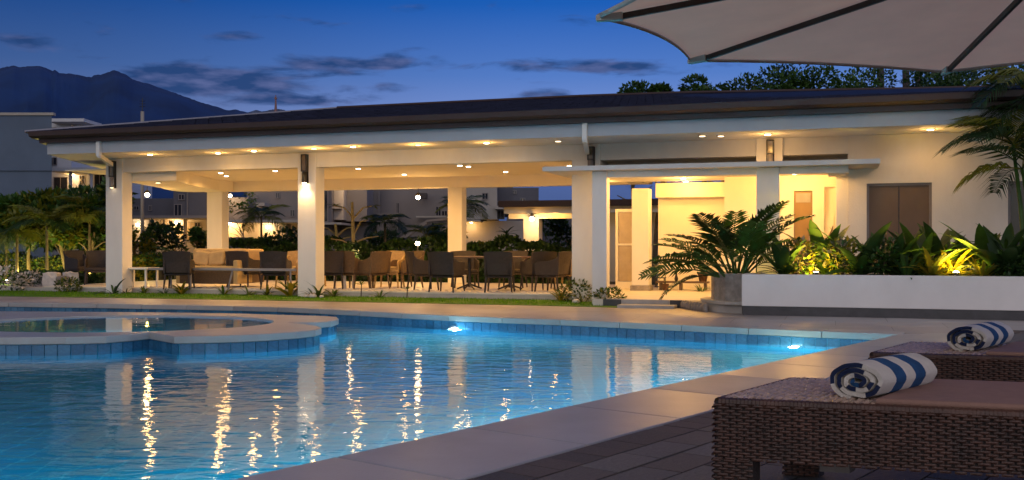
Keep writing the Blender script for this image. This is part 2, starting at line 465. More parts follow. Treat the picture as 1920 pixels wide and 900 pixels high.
for i in range(n):
    a, b = pool_poly[i], pool_poly[(i + 1) % n]
    a2, b2 = po[i], po[(i + 1) % n]
    m.add([(a[0], a[1], DEP), (b[0], b[1], DEP), (b[0], b[1], -.085), (a[0], a[1], -.085), (a2[0], a2[1], -.085), (b2[0], b2[1], -.085), (a2[0], a2[1], DEP), (b2[0], b2[1], DEP)],
          [(0, 1, 2, 3), (3, 2, 5, 4), (4, 5, 7, 6), (6, 7, 1, 0)])
pw = m.obj('pool_wall', M_pwall, kind='structure')
# waterline tiles, one by one
TILES = [mat('blue_tile_%d' % i, c, .18, .2, 5) for i, c in enumerate(((.035, .13, .24), (.045, .15, .27), (.055, .17, .29), (.028, .11, .21)))]
tmesh = []
for tm in TILES:
    mm = MB(); mm.box(-.5, .5, -.5, .5, -.5, .5); tmesh.append(mm.mesh('tile', tm))
def tile_run(pts, parent, z0, h, step=.155, side=-1, maxn=200, rows=1, off_=.010):
    ps = resample(pts, step); c = 0
    for i in range(len(ps) - 1):
        a, b = ps[i], ps[i + 1]; d = b - a; mid = (a + b) / 2; nn = Vector((-d.y, d.x)).normalized() * side
        for r in range(rows):
            inst('tile', random.choice(tmesh), parent, (mid.x + nn.x * off_, mid.y + nn.y * off_, z0 + h * (r + .5)), (0, 0, math.atan2(d.y, d.x)), (d.length - .008, .012, h - .008))
        c += 1
tile_run([p_ for p_ in far_edge if p_[0] >= -14.5], pw, -.235, .148)
# lower course, joined: runs on below the water
mm = MB()
for pts, sd_ in ((far_edge, -1), (near_edge, -1)):
    ps = resample(pts, .155)
    for r in range(2 if pts is far_edge else 3):
        for i in range(len(ps) - 1):
            a, b = ps[i], ps[i + 1]; d = (b - a); nn = Vector((-d.y, d.x)).normalized() * sd_
            dn = d.normalized() * .004; z1 = -.239 - r * .15 if pts is far_edge else -.09 - r * .15
            p0, p1 = a + dn, b - dn; q0, q1 = p0 + nn * .012, p1 + nn * .012
            mm.add([(q0.x, q0.y, z1 - .142), (q1.x, q1.y, z1 - .142), (q1.x, q1.y, z1), (q0.x, q0.y, z1), (p0.x, p0.y, z1), (p1.x, p1.y, z1), (p1.x, p1.y, z1 - .142), (p0.x, p0.y, z1 - .142)],
                   [(0, 1, 2, 3), (3, 2, 5, 4), (1, 6, 5, 2), (0, 3, 4, 7), (0, 7, 6, 1)], random.randrange(4))
mm.obj('tile_course', TILES, pw, kind='stuff')

# ---- raised spa ring at the left
sp_out = [(-12.5, 17.9), (-12.5, 13.6), (-8.6, 12.85), (-7.2, 12.65), (-6.3, 12.66), (-5.6, 12.72), (-5.15, 12.86), (-4.95, 13.1), (-4.80, 13.42),
          (-4.27, 12.80), (-3.9, 12.85), (-3.5, 12.98), (-3.15, 13.18), (-2.86, 13.48), (-2.68, 13.82), (-2.66, 14.15), (-2.80, 14.5), (-3.05, 14.82), (-3.35, 15.1),
          (-2.95, 15.15), (-2.75, 15.4), (-2.72, 15.9), (-2.82, 16.3), (-3.05, 16.5), (-3.7, 16.75), (-4.6, 17.1), (-6.0, 17.4), (-8, 17.6)]
sp_out = sp_out[::-1]
if area(sp_out) < 0: sp_out = sp_out[::-1]
def ell(cx, cy, rx, ry, n=56): return [(cx + rx * math.cos(2 * PI * k / n), cy + ry * math.sin(2 * PI * k / n)) for k in range(n)]
sp_in = ell(-5.85, 15.05, 2.28, 1.66)
spa = thing('spa_basin', 'raised round spa with blue tiled wall and pale coping at the left of the pool', 'spa')
m = MB(); m.prism(sp_out, -.095, .0, hole=sp_in[::-1]); m.obj('coping', M_cop, spa, bevel=.012)
m = MB(); so_in = offset(sp_out, -.05); m.prism(so_in, DEP + .002, -.096, hole=ell(-5.85, 15.05, 2.3, 1.68)[::-1]); spw = m.obj('wall', M_pwall, spa)
m = MB(); m.prism(sp_in, -.60, -.55); m.obj('basin_floor', M_pfloor, spa)
tile_run(so_in + [so_in[0]], spw, -.235, .138, side=1 if False else -1, off_=.022)
mm = MB(); ps = resample(so_in + [so_in[0]], .155)
for r in range(2):
    for i in range(len(ps) - 1):
        a, b = ps[i], ps[i + 1]; d = b - a; nn = Vector((d.y, -d.x)).normalized(); dn = d.normalized() * .004; z1 = -.239 - r * .15
        p0, p1 = a + dn, b - dn; q0, q1 = p0 + nn * .028, p1 + nn * .028
        mm.add([(q0.x, q0.y, z1 - .142), (q1.x, q1.y, z1 - .142), (q1.x, q1.y, z1), (q0.x, q0.y, z1), (p0.x, p0.y, z1), (p1.x, p1.y, z1), (p1.x, p1.y, z1 - .142), (p0.x, p0.y, z1 - .142)],
               [(0, 1, 2, 3), (3, 2, 5, 4), (1, 6, 5, 2), (0, 3, 4, 7), (0, 7, 6, 1)], random.randrange(4))
mm.obj('tile_course', TILES, spw, kind='stuff')

# ---- water
def water_mat(name, tint, sc, strength, rough):
    m_ = bpy.data.materials.new(name); m_.use_nodes = True
    N, L = nt_new(m_.node_tree)
    geo = N('ShaderNodeNewGeometry')
    mp = N('ShaderNodeMapping'); L(geo.outputs['Position'], mp.inputs[0]); mp.inputs['Scale'].default_value = (.75, 1.25, 1); mp.inputs['Rotation'].default_value = (0, 0, .1)
    a = N('ShaderNodeTexNoise'); L(mp.outputs[0], a.inputs['Vector']); a.inputs['Scale'].default_value = sc; a.inputs['Detail'].default_value = 2; a.inputs['Roughness'].default_value = .45; a.inputs['Distortion'].default_value = .6
    b = N('ShaderNodeTexNoise'); L(mp.outputs[0], b.inputs['Vector']); b.inputs['Scale'].default_value = sc * 3.3; b.inputs['Detail'].default_value = 2
    h = mth(N, L, 'ADD', a.outputs[0], mth(N, L, 'MULTIPLY', b.outputs[0], .16))
    bp = N('ShaderNodeBump'); L(h, bp.inputs['Height']); bp.inputs['Strength'].default_value = strength; bp.inputs['Distance'].default_value = .05
    p = N('ShaderNodeBsdfPrincipled'); p.inputs['Base Color'].default_value = (*tint, 1); p.inputs['Transmission Weight'].default_value = 1
    p.inputs['IOR'].default_value = 1.333; p.inputs['Roughness'].default_value = rough; L(bp.outputs[0], p.inputs['Normal'])
    o = N('ShaderNodeOutputMaterial'); L(p.outputs[0], o.inputs[0]); return m_
M_water = water_mat('pool_water', (.33, .84, .96), 3.8, .135, .048)
M_water2 = water_mat('spa_water_surface', (.75, .92, .98), 1.6, .06, .03)
m = MB()
wp = offset(pool_poly, .03)
hole_w = offset(so_in, -.02)
rings = [wp, hole_w[::-1]]
flat = [q for r in rings for q in r]
tri = tessellate_polygon([[Vector((q[0], q[1], 0)) for q in r] for r in rings])
fs = []
for t in tri:
    a, b, c = [Vector(flat[i]) for i in t]
    fs.append(t if (b.x - a.x) * (c.y - a.y) - (b.y - a.y) * (c.x - a.x) > 0 else (t[0], t[2], t[1]))
m.add([(q[0], q[1], WZ) for q in flat], fs)
m.obj('pool_water', M_water, kind='structure')
m = MB(); si = ell(-5.85, 15.05, 2.279, 1.659); m.add([(q[0], q[1], -.022) for q in si], [tuple(range(len(si)))])
m.obj('spa_water', M_water2, spa)

# ---- pool lights: fixtures on the pool walls, under water
def pool_light(pos, face, label, lens, power, col, r=.085, z=-.30):
    t = thing('pool_light', label, 'pool light', (pos[0], pos[1], z), math.atan2(face[1], face[0]) - PI / 2, 'underwater lights in the pool wall')
    mm = MB(); mm.lathe([(r * 1.25, 0), (r * 1.25, .02), (r, .03)], 20)
    ring = mm.obj('rim', M_steel, t); ring.rotation_euler = (-PI / 2, 0, 0)
    mm = MB(); mm.lathe([(r, .031), (r * .8, .045), (r * .3, .052)], 20); q = mm.obj('lens', lens, t, True); q.rotation_euler = (-PI / 2, 0, 0)
    f = Vector((face[0], face[1]))
    lamp('POINT', (pos[0] + f.x * .16, pos[1] + f.y * .16, z - .02), power, col, .07)
pool_light((-.95, 16.46), Vector((.46, -.887)), 'bright white pool light under the far coping near the middle of the pool', M_poolw, 330, (.60, .88, 1.0), .11, -.29)
pool_light((3.83, 13.68), Vector((-.47, -.883)), 'warm pool light in the far wall by the right corner of the pool', M_poolwarm, 90, (1, .86, .62), .06)
for i, s in enumerate((3.2, 6.6, 10.0, 13.4)):
    q = S(s, -.0)
    pool_light((q.x, q.y), (-SN.x, -SN.y), 'pool light below the wide near coping, %s from the far corner' % ('first', 'second', 'third', 'fourth')[i], M_poolw, 400, (.34, .82, 1.0), z=-.55)
pool_light((-5.4, 13.42), (0, 1), 'white light low in the near wall of the round spa', M_poolw, 75, (.45, .80, 1.0), z=-.32)

# ---- brick paving on the right of the coping
pav = thing('paving', 'dark brick paving beside the pale coping under the loungers', 'paving'); pav['kind'] = 'structure'; del pav['category']
m = MB(); q = [tuple(S(s, t).xy) for s, t in ((-2.6, .86), (16, .86), (16, 11), (-2.6, 11))]
if area(q) < 0: q = q[::-1]
m.prism(q, -.05, -.03); m.obj('bedding', M_soil, pav)
PV = [mat('paver_%d' % i, c, .7, .22, 12, .5, 45) for i, c in enumerate(((.085, .070, .066), (.10, .078, .070), (.070, .062, .060), (.115, .100, .092), (.13, .122, .118), (.15, .14, .132)))]
def paver_mesh(pm):
    mm = MB(); mm.box(-.5, .5, -.5, .5, -.5, .5); me = mm.mesh('paver', pm); return me
pmesh = [paver_mesh(x) for x in PV]
ang = math.atan2(SD.y, SD.x)
def in_view(p_, lim=.54): return p_.y > 2.8 and abs(p_.x / p_.y) < lim
np_ = 0
s = -2.5
while s < 15:
    p_ = S(s, .99)
    if in_view(p_): inst('paver', random.choice(pmesh[:3]), pav, (p_.x, p_.y, -.0175 + random.uniform(-.0015, .0015)), (random.uniform(-.006, .006), random.uniform(-.006, .006), ang + random.uniform(-.004, .004)), (.205, .245, .031)); np_ += 1
    s += .21
r = 0; t = 1.12
stuff = MB()
while t < 9.5:
    s = -2.5 + (r % 2) * .22
    while s < 15:
        p_ = S(s, t + .125)
        if in_view(p_):
            vis = (p_.y < 7.2 and p_.x < 1.9) or (p_.y > 9.2)
            if vis and np_ < 290:
                inst('paver', random.choice(pmesh[2:]), pav, (p_.x, p_.y, -.0175 + random.uniform(-.002, .002)), (random.uniform(-.008, .008), random.uniform(-.008, .008), ang + random.uniform(-.005, .005)), (.425, .238, .031)); np_ += 1
            else:
                a0 = [S(s + ds, t + .125 + dt) for ds, dt in ((-.212, -.119), (.212, -.119), (.212, .119), (-.212, .119))]
                z1 = -.002 + random.uniform(-.002, .002)
                stuff.add([(w.x, w.y, -.03) for w in a0] + [(w.x, w.y, z1) for w in a0], [(4, 7, 6, 5), (4, 5, 6, 7), (0, 1, 5, 4), (1, 2, 6, 5), (2, 3, 7, 6), (3, 0, 4, 7)][1:], random.randrange(6))
        s += .435
    t += .25; r += 1
stuff.obj('paver_field', PV, pav, kind='stuff')

# ---- lawn strip
lf = [q for q in lawn_front[:7]]
lawn_back = [tuple(B(u, v).xy) for u, v in ((7.5, .5), (6.2, .5), (-7.3, .5), (-8, .8), (-9.5, 6.5), (-16, 9))]
lp = [(-30, 22.2)] + lf + lawn_back + [(-34, 27)]
if area(lp) < 0: lp = lp[::-1]
m = MB(); m.prism(lp, -.05, .012); m.obj('lawn', mat('lawn_base', (.07, .16, .006), .9, .4, 3, .5, 60), kind='structure')
m = MB()
for k in range(15000):
    u = random.uniform(-11, 7.4); v = random.uniform(-1.7 if u < 7.5 else -1.4, .42)
    fr = -1.42 - max(0, (-2.5 - u)) * .07
    if v < fr + .03: continue
    p_ = B(u, v); h = random.uniform(.018, .045); w = .006; a = random.uniform(0, PI); dx, dy = math.cos(a) * w, math.sin(a) * w
    lx, ly = random.uniform(-.015, .015), random.uniform(-.015, .015)
    m.add([(p_.x - dx, p_.y - dy, .01), (p_.x + dx, p_.y + dy, .01), (p_.x + lx, p_.y + ly, .012 + h)], [(0, 1, 2)])
m.obj('grass', M_grass, kind='stuff')

# ================================================================== PAVILION
pv = thing('pavilion', 'long white open poolside pavilion with brown gutter and dark low roof', 'pavilion', (O2.x, O2.y, 0), BA)
def part(m, name, mt, **k): return m.obj(name, mt, pv, **k)
def pbox(name, mt, *a, bevel=0.0, parent=None, **k):
    m = MB(); m.box(*a); return m.obj(name, mt, parent or pv, bevel=bevel, **k)
# floor tiles of the platform
pbox('platform', M_conc, -7.3, 7.0, .42, 6.0, -.05, .105)
fl = [mat('floor_tile_%d' % i, c, .4, .05, 3) for i, c in enumerate(((.72, .66, .56), (.68, .62, .53), (.75, .68, .58)))]
ftm = []
for q in fl:
    mm = MB(); mm.box(-.5, .5, -.5, .5, -.5, .5); ftm.append(mm.mesh('floor_tile', q))
for i in range(24):
    for j in range(9):
        inst('floor_tile', random.choice(ftm), pv, (-7.3 + .3 + i * .5958, .40 + .31 + j * .6, .1225), (0, 0, 0), (.589, .593, .033))
pbox('entry_floor', M_floor, 7.005, 11.6, -1.25, 6.0, -.05, .14)
pbox('entry_riser', M_conc, 7.56, 8.45, -1.262, -1.251, 0.0, .132)
pbox('riser_tile', M_darkstone, 8.46, 8.72, -1.262, -1.251, -.02, .135)
pbox('riser_tile', M_darkstone, 7.2, 7.55, -1.262, -1.251, -.02, .135)
pbox('step', M_conc, 7.55, 8.6, -1.66, -1.263, -.02, .055, bevel=.008)
m = MB(); q = [(8.73, -1.24), (8.73, -1.30), (8.85, -1.55), (9.1, -1.95), (9.45, -2.3), (9.88, -2.56), (9.88, -1.24)]
m.prism(q, -.02, .142); part(m, 'curved_ledge', M_conc)
# stones on the face of the curved ledge
for k in range(9):
    f = k / 8; uu = 8.78 + .5 * f; vv = -1.36 - .86 * f ** .9
    m = MB(); m.lathe([(.02, -.03), (.075, -.02), (.08, .01), (.045, .045)], 7, sx=1.3, sy=.8)
    o_ = m.obj('ledge_stone', M_stone, pv, True); o_.location = (uu - .05, vv - .03, .055); o_.rotation_euler = (PI / 2 + random.uniform(-.3, .3), random.uniform(0, 3), -.9)
# columns
def column(u0, u1, v0, v1, z0, z1, label=None):
    m = MB(); m.box(u0, u1, v0, v1, z0, z1); o_ = m.obj('column', M_white, pv, bevel=.012)
    if label: o_['label'] = label
column(-5.13, -4.66, 0, .36, -.03, 3.199)
column(0, .45, 0, .40, -.03, 3.199)
column(6.27, 6.86, 0, .55, -.03, 3.199)
column(6.9, 7.19, -.9, -.62, -.03, 2.579, 'slim canopy column')
column(9.99, 10.40, -.9, -.62, -.03, 2.579, 'slim canopy column')
column(7.04, 7.42, 2.4, 2.8, .25, 2.42)
pbox('column_base', M_stone, 7.01, 7.45, 2.37, 2.83, .14, .25)
column(-5.77, -5.27, 5.0, 5.35, .14, 2.679)
column(1.62, 2.02, 5.0, 5.35, .14, 2.679)
# beams and ceiling
pbox('beam', M_white, -4.659, -.001, .03, .33, 2.88, 3.199)
pbox('beam', M_white, .451, 6.269, .03, .33, 2.88, 3.199)
pbox('beam', M_white, 6.861, 11.6, .03, .33, 2.87, 3.199)
pbox('rear_beam', M_cream, -5.9, 7.0, 5.02, 5.33, 2.68, 3.199)
pbox('ceiling', M_cream, -6.6, 11.6, .331, 5.019, 2.97, 3.0)
pbox('side_beam', M_white, 6.5, 6.85, .56, 5.01, 2.70, 2.969)
# dropped soffit at the left end with its curved corner
inner = [(-3.40, .332), (-3.62, .75), (-3.86, 1.3), (-4.19, 1.95), (-4.55, 3.0), (-4.85, 3.9), (-5.02, 4.5), (-4.9, 5.0)]
outer = [(-5.55, 5.018), (-6.2, 5.015), (-6.42, 4.75), (-6.35, 4.2), (-6.1, 3.6), (-5.71, 2.8), (-5.35, 1.8), (-5.02, .81), (-4.8, .37)]
q = inner + outer
if area(q) < 0: q = q[::-1]
m = MB(); m.prism(q, 2.68, 2.968); part(m, 'curved_soffit', M_cream)
# eaves: soffit board, fascia, gutter, roof
sl = [(-5.50, -1.4), (18.5, -1.4), (18.5, .02), (-5.13, .02), (-6.0, 2.0), (-6.6, 6.4), (-8.9, 6.4)]
sl = [(-5.50, -1.4), (18.5, -1.4), (18.5, 0.45), (-5.2, .45), (-6.2, 3.2), (-6.8, 6.4), (-9.1, 6.4)]
if area(sl) < 0: sl = sl[::-1]
m = MB(); m.prism(sl, 3.20, 3.235); part(m, 'soffit', M_white)
m = MB()
m.box(-5.53, 18.5, -1.432, -1.401, 3.197, 3.44)
m.add([(-5.53, -1.43, 3.197), (-5.50, -1.40, 3.197), (-9.1, 6.4, 3.197), (-9.14, 6.4, 3.197), (-5.53, -1.43, 3.44), (-5.50, -1.40, 3.44), (-9.1, 6.4, 3.44), (-9.14, 6.4, 3.44)],
      [(0, 3, 7, 4), (1, 5, 6, 2), (4, 7, 6, 5), (0, 1, 2, 3)])
part(m, 'fascia', M_fascia)
def sweep(prof, path, name, mt):
    """profile (out, z) swept along a plan path; out is to the right of travel"""
    m = MB(); vs = []; n_ = len(prof); path = [Vector(p_) for p_ in path]
    for i, p_ in enumerate(path):
        d1 = (path[i] - path[i - 1]).normalized() if i else None; d2 = (path[i + 1] - path[i]).normalized() if i < len(path) - 1 else None
        d1 = d1 or d2; d2 = d2 or d1
        n1 = Vector((d1.y, -d1.x)); n2 = Vector((d2.y, -d2.x)); mm = (n1 + n2).normalized(); kk = 1 / mm.dot(n1)
        for (o_, z) in prof: vs.append((p_.x + mm.x * o_ * kk, p_.y + mm.y * o_ * kk, z))
    fs = []
    for i in range(len(path) - 1):
        for k in range(n_):
            q_ = (k + 1) % n_
            fs.append((i * n_ + k, i * n_ + q_, (i + 1) * n_ + q_, (i + 1) * n_ + k))
    fs.append(tuple(range(n_))); fs.append(tuple((len(path) - 1) * n_ + k for k in reversed(range(n_))))
    m.add(vs, fs); return part(m, name, mt)
eave_path = [(-9.14, 6.4), (-5.53, -1.433), (18.5, -1.433)]
sweep([(.002, 3.441), (.14, 3.441), (.15, 3.53), (.27, 3.535), (.33, 3.58), (.34, 3.68), (.31, 3.695), (.002, 3.66)], eave_path, 'gutter', M_brown)
# roof
rz_ = 3.665
ridge = [(-1.1, 4.0, 4.74), (5.5, 4.0, 4.75), (8.0, 4.0, 4.72), (13.3, 4.0, 4.57), (18.5, 4.0, 4.45)]
ev = -1.76
m = MB()
vs = [(-5.85, ev, rz_), (18.5, ev, rz_)] + ridge + [(-9.4, 6.4, rz_), (-9.4, 9.7, rz_), (18.5, 9.7, rz_)]
m.add(vs, [(0, 1, 6, 5, 4, 3, 2), (0, 2, 8, 7), (2, 3, 4, 5, 6, 9, 8)])
roof = part(m, 'roof', M_shingle)
sh = MB()
nrow = 17
for r_ in range(nrow):
    f0, f1 = r_ / nrow, (r_ + 1.25) / nrow
    def rp(u, f):
        zt = 4.74 if u < 8 else 4.72 - (u - 8) * .028
        v = ev + (4.0 - ev) * f
        return (u, v, rz_ + (zt - rz_) * f)
    ul = -5.85 + (4.75) * f0
    u = ul + (.17 if r_ % 2 else 0)
    while u < 18.3:
        w = .34; f1c = min(1, f1)
        a, b, c, d = rp(u + .006, f0), rp(u + w - .006, f0), rp(u + w - .006, f1c), rp(u + .006, f1c)
        t_ = .028 + random.uniform(-.004, .006)
        sh.add([(a[0], a[1], a[2] + .003), (b[0], b[1], b[2] + .003), (b[0], b[1], b[2] + t_), (a[0], a[1], a[2] + t_), (c[0], c[1], c[2] + .006), (d[0], d[1], d[2] + .006)],
               [(0, 1, 2, 3), (3, 2, 4, 5)])
        u += w
sh.obj('shingle_field', M_shingle, roof, kind='stuff')
m = MB(); m.tube([(p_[0], p_[1], p_[2] + .02) for p_ in ridge], .05, 6); m.obj('ridge_cap', M_brown, roof)
m = MB(); m.tube([(-5.85, ev, rz_ + .02), (-1.1, 4.0, 4.76)], .035, 6); m.obj('ridge_cap', M_steel, roof)
# canopy over the entry
m = MB(); m.prism([(5.98, -1.15), (12.12, -1.15), (12.12, -.006), (11.595, -.006), (11.595, 2.7), (5.98, 2.7)], 2.582, 2.668)
# cut around the wide column is not needed: the slab butts round it
MB_can = part(m, 'canopy', mat('canopy_slab', (.62, .60, .58), .7, .05, 3))
pbox('canopy_beam', M_white, 7.191, 9.989, -.86, -.64, 2.455, 2.581)
pbox('canopy_beam', M_white, 10.401, 11.6, -.86, -.64, 2.455, 2.581)
pbox('canopy_beam', M_white, 11.25, 11.55, -.639, -.008, 2.44, 2.581)
# upper wall with slot windows above the canopy
pbox('upper_pilaster', M_white, 9.93, 10.42, -.06, .029, 2.669, 3.198, bevel=.006)
pbox('slot_recess', M_cream, 6.87, 11.6, .72, .75, 2.669, 2.969)
pbox('slot_dark_panel', M_shutter, 7.05, 9.9, .60, .70, 2.67, 2.80)  # dark panels stand in for the darkness beyond the slot openings
pbox('slot_dark_panel', M_shutter, 10.5, 11.15, .60, .70, 2.67, 2.80)
# main wall on the right, with two windows
def wall_with_windows():
    zs = (0.75, 2.30)
    m = MB()
    for a, b in ((11.601, 11.93), (13.06, 14.32), (15.7, 18.5)): m.box(a, b, -.004, .24, -.03, 3.199)
    for a, b in ((11.93, 13.06), (14.32, 15.7)):
        m.box(a, b, -.004, .24, -.03, zs[0]); m.box(a, b, -.004, .24, zs[1], 3.199)
    w_ = m.obj('wall', M_wall, pv)
    return w_
wall_with_windows()
def window(u0, u1, z0, z1, kind):
    t = pbox('window', M_frame, u0 + .001, u0 + .045, .03, .12, z0, z1)
    t2 = MB(); t2.box(u1 - .045, u1 - .001, .03, .12, z0, z1); t2.box(u0 + .045, u1 - .045, .03, .12, z1 - .045, z1 - .001); t2.box(u0 + .045, u1 - .045, .03, .12, z0 + .001, z0 + .045)
    t2.obj('frame', M_frame, t)
    md = (u0 + u1) / 2
    for a, b in ((u0 + .045, md - .008), (md + .008, u1 - .045)):
        q_ = MB(); q_.box(a, b, .06, .085, z0 + .045, z1 - .045); q_.obj('shutter' if kind else 'pane', M_shutter if kind else M_glassdark, t, bevel=.004)
    t3 = MB(); t3.box(md - .007, md + .007, .068, .11, z0 + .045, z1 - .045); t3.obj('mullion', M_dark, t)
window(11.93, 13.06, .75, 2.30, True)
window(14.32, 15.7, .75, 2.30, False)
pbox('room_back', M_glassdark, 14.2, 15.8, .5, .52, .5, 2.6)
# entry porch walls
pbox('porch_back_wall', M_cream, 7.43, 9.4, 3.62, 3.75, .14, 2.58)
pbox('porch_bulkhead', M_cream, 7.43, 9.3, 3.25, 3.619, 2.25, 2.581)
pbox('porch_side_wall', M_cream, 9.3, 9.42, 1.75, 3.24, .14, 2.581)
m = MB()
m.box(9.16, 10.56, 1.6, 1.74, .14, 2.581); m.box(10.93, 11.16, 1.6, 1.74, .14, 2.581); m.box(10.56, 10.93, 1.6, 1.74, 2.27, 2.581)
m.box(11.16, 11.36, 1.72, 1.74, .14, 2.34); m.box(11.16, 11.36, 1.6, 1.74, 2.34, 2.581); m.box(11.36, 11.598, 1.6, 1.74, .14, 2.581)
part(m, 'porch_wall', M_cream)
pbox('pilaster', M_white, 11.39, 11.598, .03, 1.598, .14, 2.581)
dr = pbox('door', mat('door_veneer', (.24, .15, .06), .4, .2, 2, stretch=(1, 1, .3)), 10.565, 10.925, 1.66, 1.70, .14, 2.265)
m = MB(); m.box(10.60, 10.89, 1.652, 1.66, 2.03, 2.22); m.obj('pane', mat('door_glass', (.30, .28, .25), .2, .1), dr)
m = MB(); m.tube([(10.87, 1.63, 1.15), (10.87, 1.63, 1.35)], .012, 8); m.obj('handle', M_steel, dr)
# glass door and frame seen to the left of the inner column
gd = pbox('glass_door', M_cream, 6.46, 6.52, 3.4, 3.46, .14, 2.0)
for a in ((6.52, 7.02, 1.93, 2.0), (6.52, 7.02, 1.15, 1.19), (6.52, 7.02, .14, .30), (6.96, 7.02, .30, 1.93)):
    m = MB(); m.box(a[0], a[1], 3.4, 3.45, a[2], a[3]); m.obj('frame', M_cream, gd)
m = MB(); m.box(6.53, 6.955, 3.42, 3.43, .31, 1.145); m.box(6.53, 6.955, 3.42, 3.43, 1.195, 1.925); m.obj('pane', mat('door_panel', (.45, .36, .24), .15, .1), gd)

# downspouts
def downspout(u, bend_u, z_end, label=None):
    m = MB()
    m.box(u - .045, u + .045, -1.52, -1.44, 3.12, 3.50)
    a = (u, -1.48, 3.13); b = (bend_u, -.12, z_end)
    d = Vector(b) - Vector(a); sx = Vector((.045, 0, 0)); sz = Vector((0, 0, .045))
    A = Vector(a); Bq = Vector(b); vs = [A - sx - sz, A + sx - sz, A + sx + sz, A - sx + sz, Bq - sx - sz, Bq + sx - sz, Bq + sx + sz, Bq - sx + sz]
    m.add(vs, [(0, 1, 5, 4), (1, 2, 6, 5), (2, 3, 7, 6), (3, 0, 4, 7), (0, 3, 2, 1), (4, 5, 6, 7)])
    part(m, 'downspout', M_white)
downspout(-4.09, -4.86, 3.05)
downspout(6.90, 6.62, 3.02)

# downlights in the ceiling (a lens and a rim each; the light is set below the lens)
dlm = MB(); dlm.lathe([(.085, 0), (.085, -.008), (.06, -.012)], 16); rim_me = dlm.mesh('rim', M_steel)
lm = MB(); lm.lathe([(.058, -.013), (.05, -.02), (.02, -.024)], 14)
lens_me = {k: lm.mesh('lens', k) for k in (M_bulbw, M_bulbdim)}
def downlight(u, v, z, power, bright=True, spot=True, wide=130):
    o_ = inst('downlight', rim_me, pv, (u, v, z)); inst('lens', lens_me[M_bulbw if bright else M_bulbdim], o_)
    if power: lamp('SPOT' if spot else 'POINT', B(u, v, z - (.05 if spot else .13)), power, WARM, .05, wide, .6, (0, 0, -1))
for (u, v, pw_) in ((-3.3, -.76, 22), (-1.64, -.6, 12), (-.61, -.80, 16), (1.87, -1.02, 26), (4.75, -.9, 30), (10.19, -.81, 14), (12.97, -.75, 10)):
    downlight(u, v, 3.199, pw_ * 1.5, True, True, 168); lamp('POINT', B(u, v, 3.02), 6, WARM, .05)  # extra point light added under each downlight to brighten the soffit
for (u, v) in ((.9, -.9), (3.3, -.95)): downlight(u, v, 3.199, 12, False, False)
for (u, v) in ((9.34, -.79), (9.01, -.9), (6.2, -.8)): downlight(u, v, 3.199, 0, False)
downlight(-4.3, .25 + .6, 2.679, 10, False, True)
for (u, v) in ((-3.26, 1.93), (-3.97 + .2, 2.95), (-1.58, 1.7), (.65, 1.69), (3.27, 1.52), (3.35, 1.87), (3.64, 3.74), (-1.6, 3.7), (.9, 3.8), (5.6, 2.4)):
    downlight(u, v, 2.968, 105, True, True, 168)
# suspended glow of the open room: small pendant lamps under the ceiling
def pendant(u, v, z, power, label, drop=.25, r=.05, big=False):
    t = thing('pendant_lamp', label, 'pendant lamp', B(u, v, z), 0, 'small pendant lamps under the pavilion ceiling')
    m = MB(); m.tube([(0, 0, drop), (0, 0, .06)], .006, 6); m.obj('cord', M_dark, t)
    m = MB(); m.lathe([(.015, .08), (.03, .06), (.03, .03)], 12); m.obj('socket', M_dark, t)
    m = MB(); m.lathe([(.012, .03), (.035, .0), (.04, -.03), (.02, -.06)], 12); m.obj('bulb', M_bulb, t, True)
    lamp('POINT', B(u, v, z - .13), power, WARM, .05)

# wall sconces
def sconce(u, v, zt, zb, label, lit, h2=.42):
    t = thing('wall_lamp', label, 'wall lamp', B(u, v, zb), BA, 'up and down lamps on the front columns')
    H = zt - zb
    m = MB(); m.box(-.075, .075, -.012, 0, 0.02, H); m.obj('backplate', M_dark, t)
    m = MB(); m.box(-.065, -.045, -.10, -.013, H * .45, H - .02); m.box(.045, .065, -.10, -.013, H * .45, H - .02)
    m.box(-.065, .065, -.10, -.013, H - .02, H); m.box(-.065, .065, -.10, -.013, H * .42, H * .45); m.obj('cage', M_dark, t)
    m = MB(); m.box(-.044, .044, -.09, -.02, H * .46, H - .03); m.obj('glass', mat('amber_glass', (.12, .08, .045), .2, .3, 8), t)
    m = MB(); m.lathe([(.05, .03), (.055, .05), (.055, H * .40), (.02, H * .42)], 16, (0, -.065, 0)); m.obj('shade', M_dark if lit else M_frame, t, True)
    m = MB(); m.lathe([(.02, .020), (.044, .028), (.046, .04)], 14, (0, -.065, 0)); m.obj('lens', M_bulb if lit else M_bulbdim, t)
    if lit: lamp('SPOT', B(u, v - .13, zb - .02), 30, (1, .62, .24), .04, 105, .8, (0, 0, -1) if False else tuple(B(0, .28, -1) - B(0, 0, 0)))
sconce(.20, -.001, 3.16, 2.50, 'lit black lamp on the middle front column, shining down on the plaster', True)
sconce(-4.90, -.001, 3.14, 2.48, 'unlit black lamp on the leftmost front column beside the downspout', False)
sconce(6.68, -.001, 3.14, 2.675, 'unlit black lamp between downspout and canopy on the wide column', False)
sconce(10.19, -.061, 3.16, 2.69, 'unlit black lamp above the canopy on the upper wall', False)

# porch light: strong downlights in the canopy
for (u, v, pw_) in ((7.8, -.3, 40), (9.4, -.2, 78), (10.9, -.25, 46), (8.3, 1.6, 98), (8.2, 2.7, 32), (10.6, .9, 48), (6.4, 2.2, 40)):
    o_ = inst('downlight', rim_me, pv, (u, v, 2.58)); inst('lens', lens_me[M_bulbw], o_)
    lamp('POINT', B(u, v, 2.50), pw_, WARM, .06)

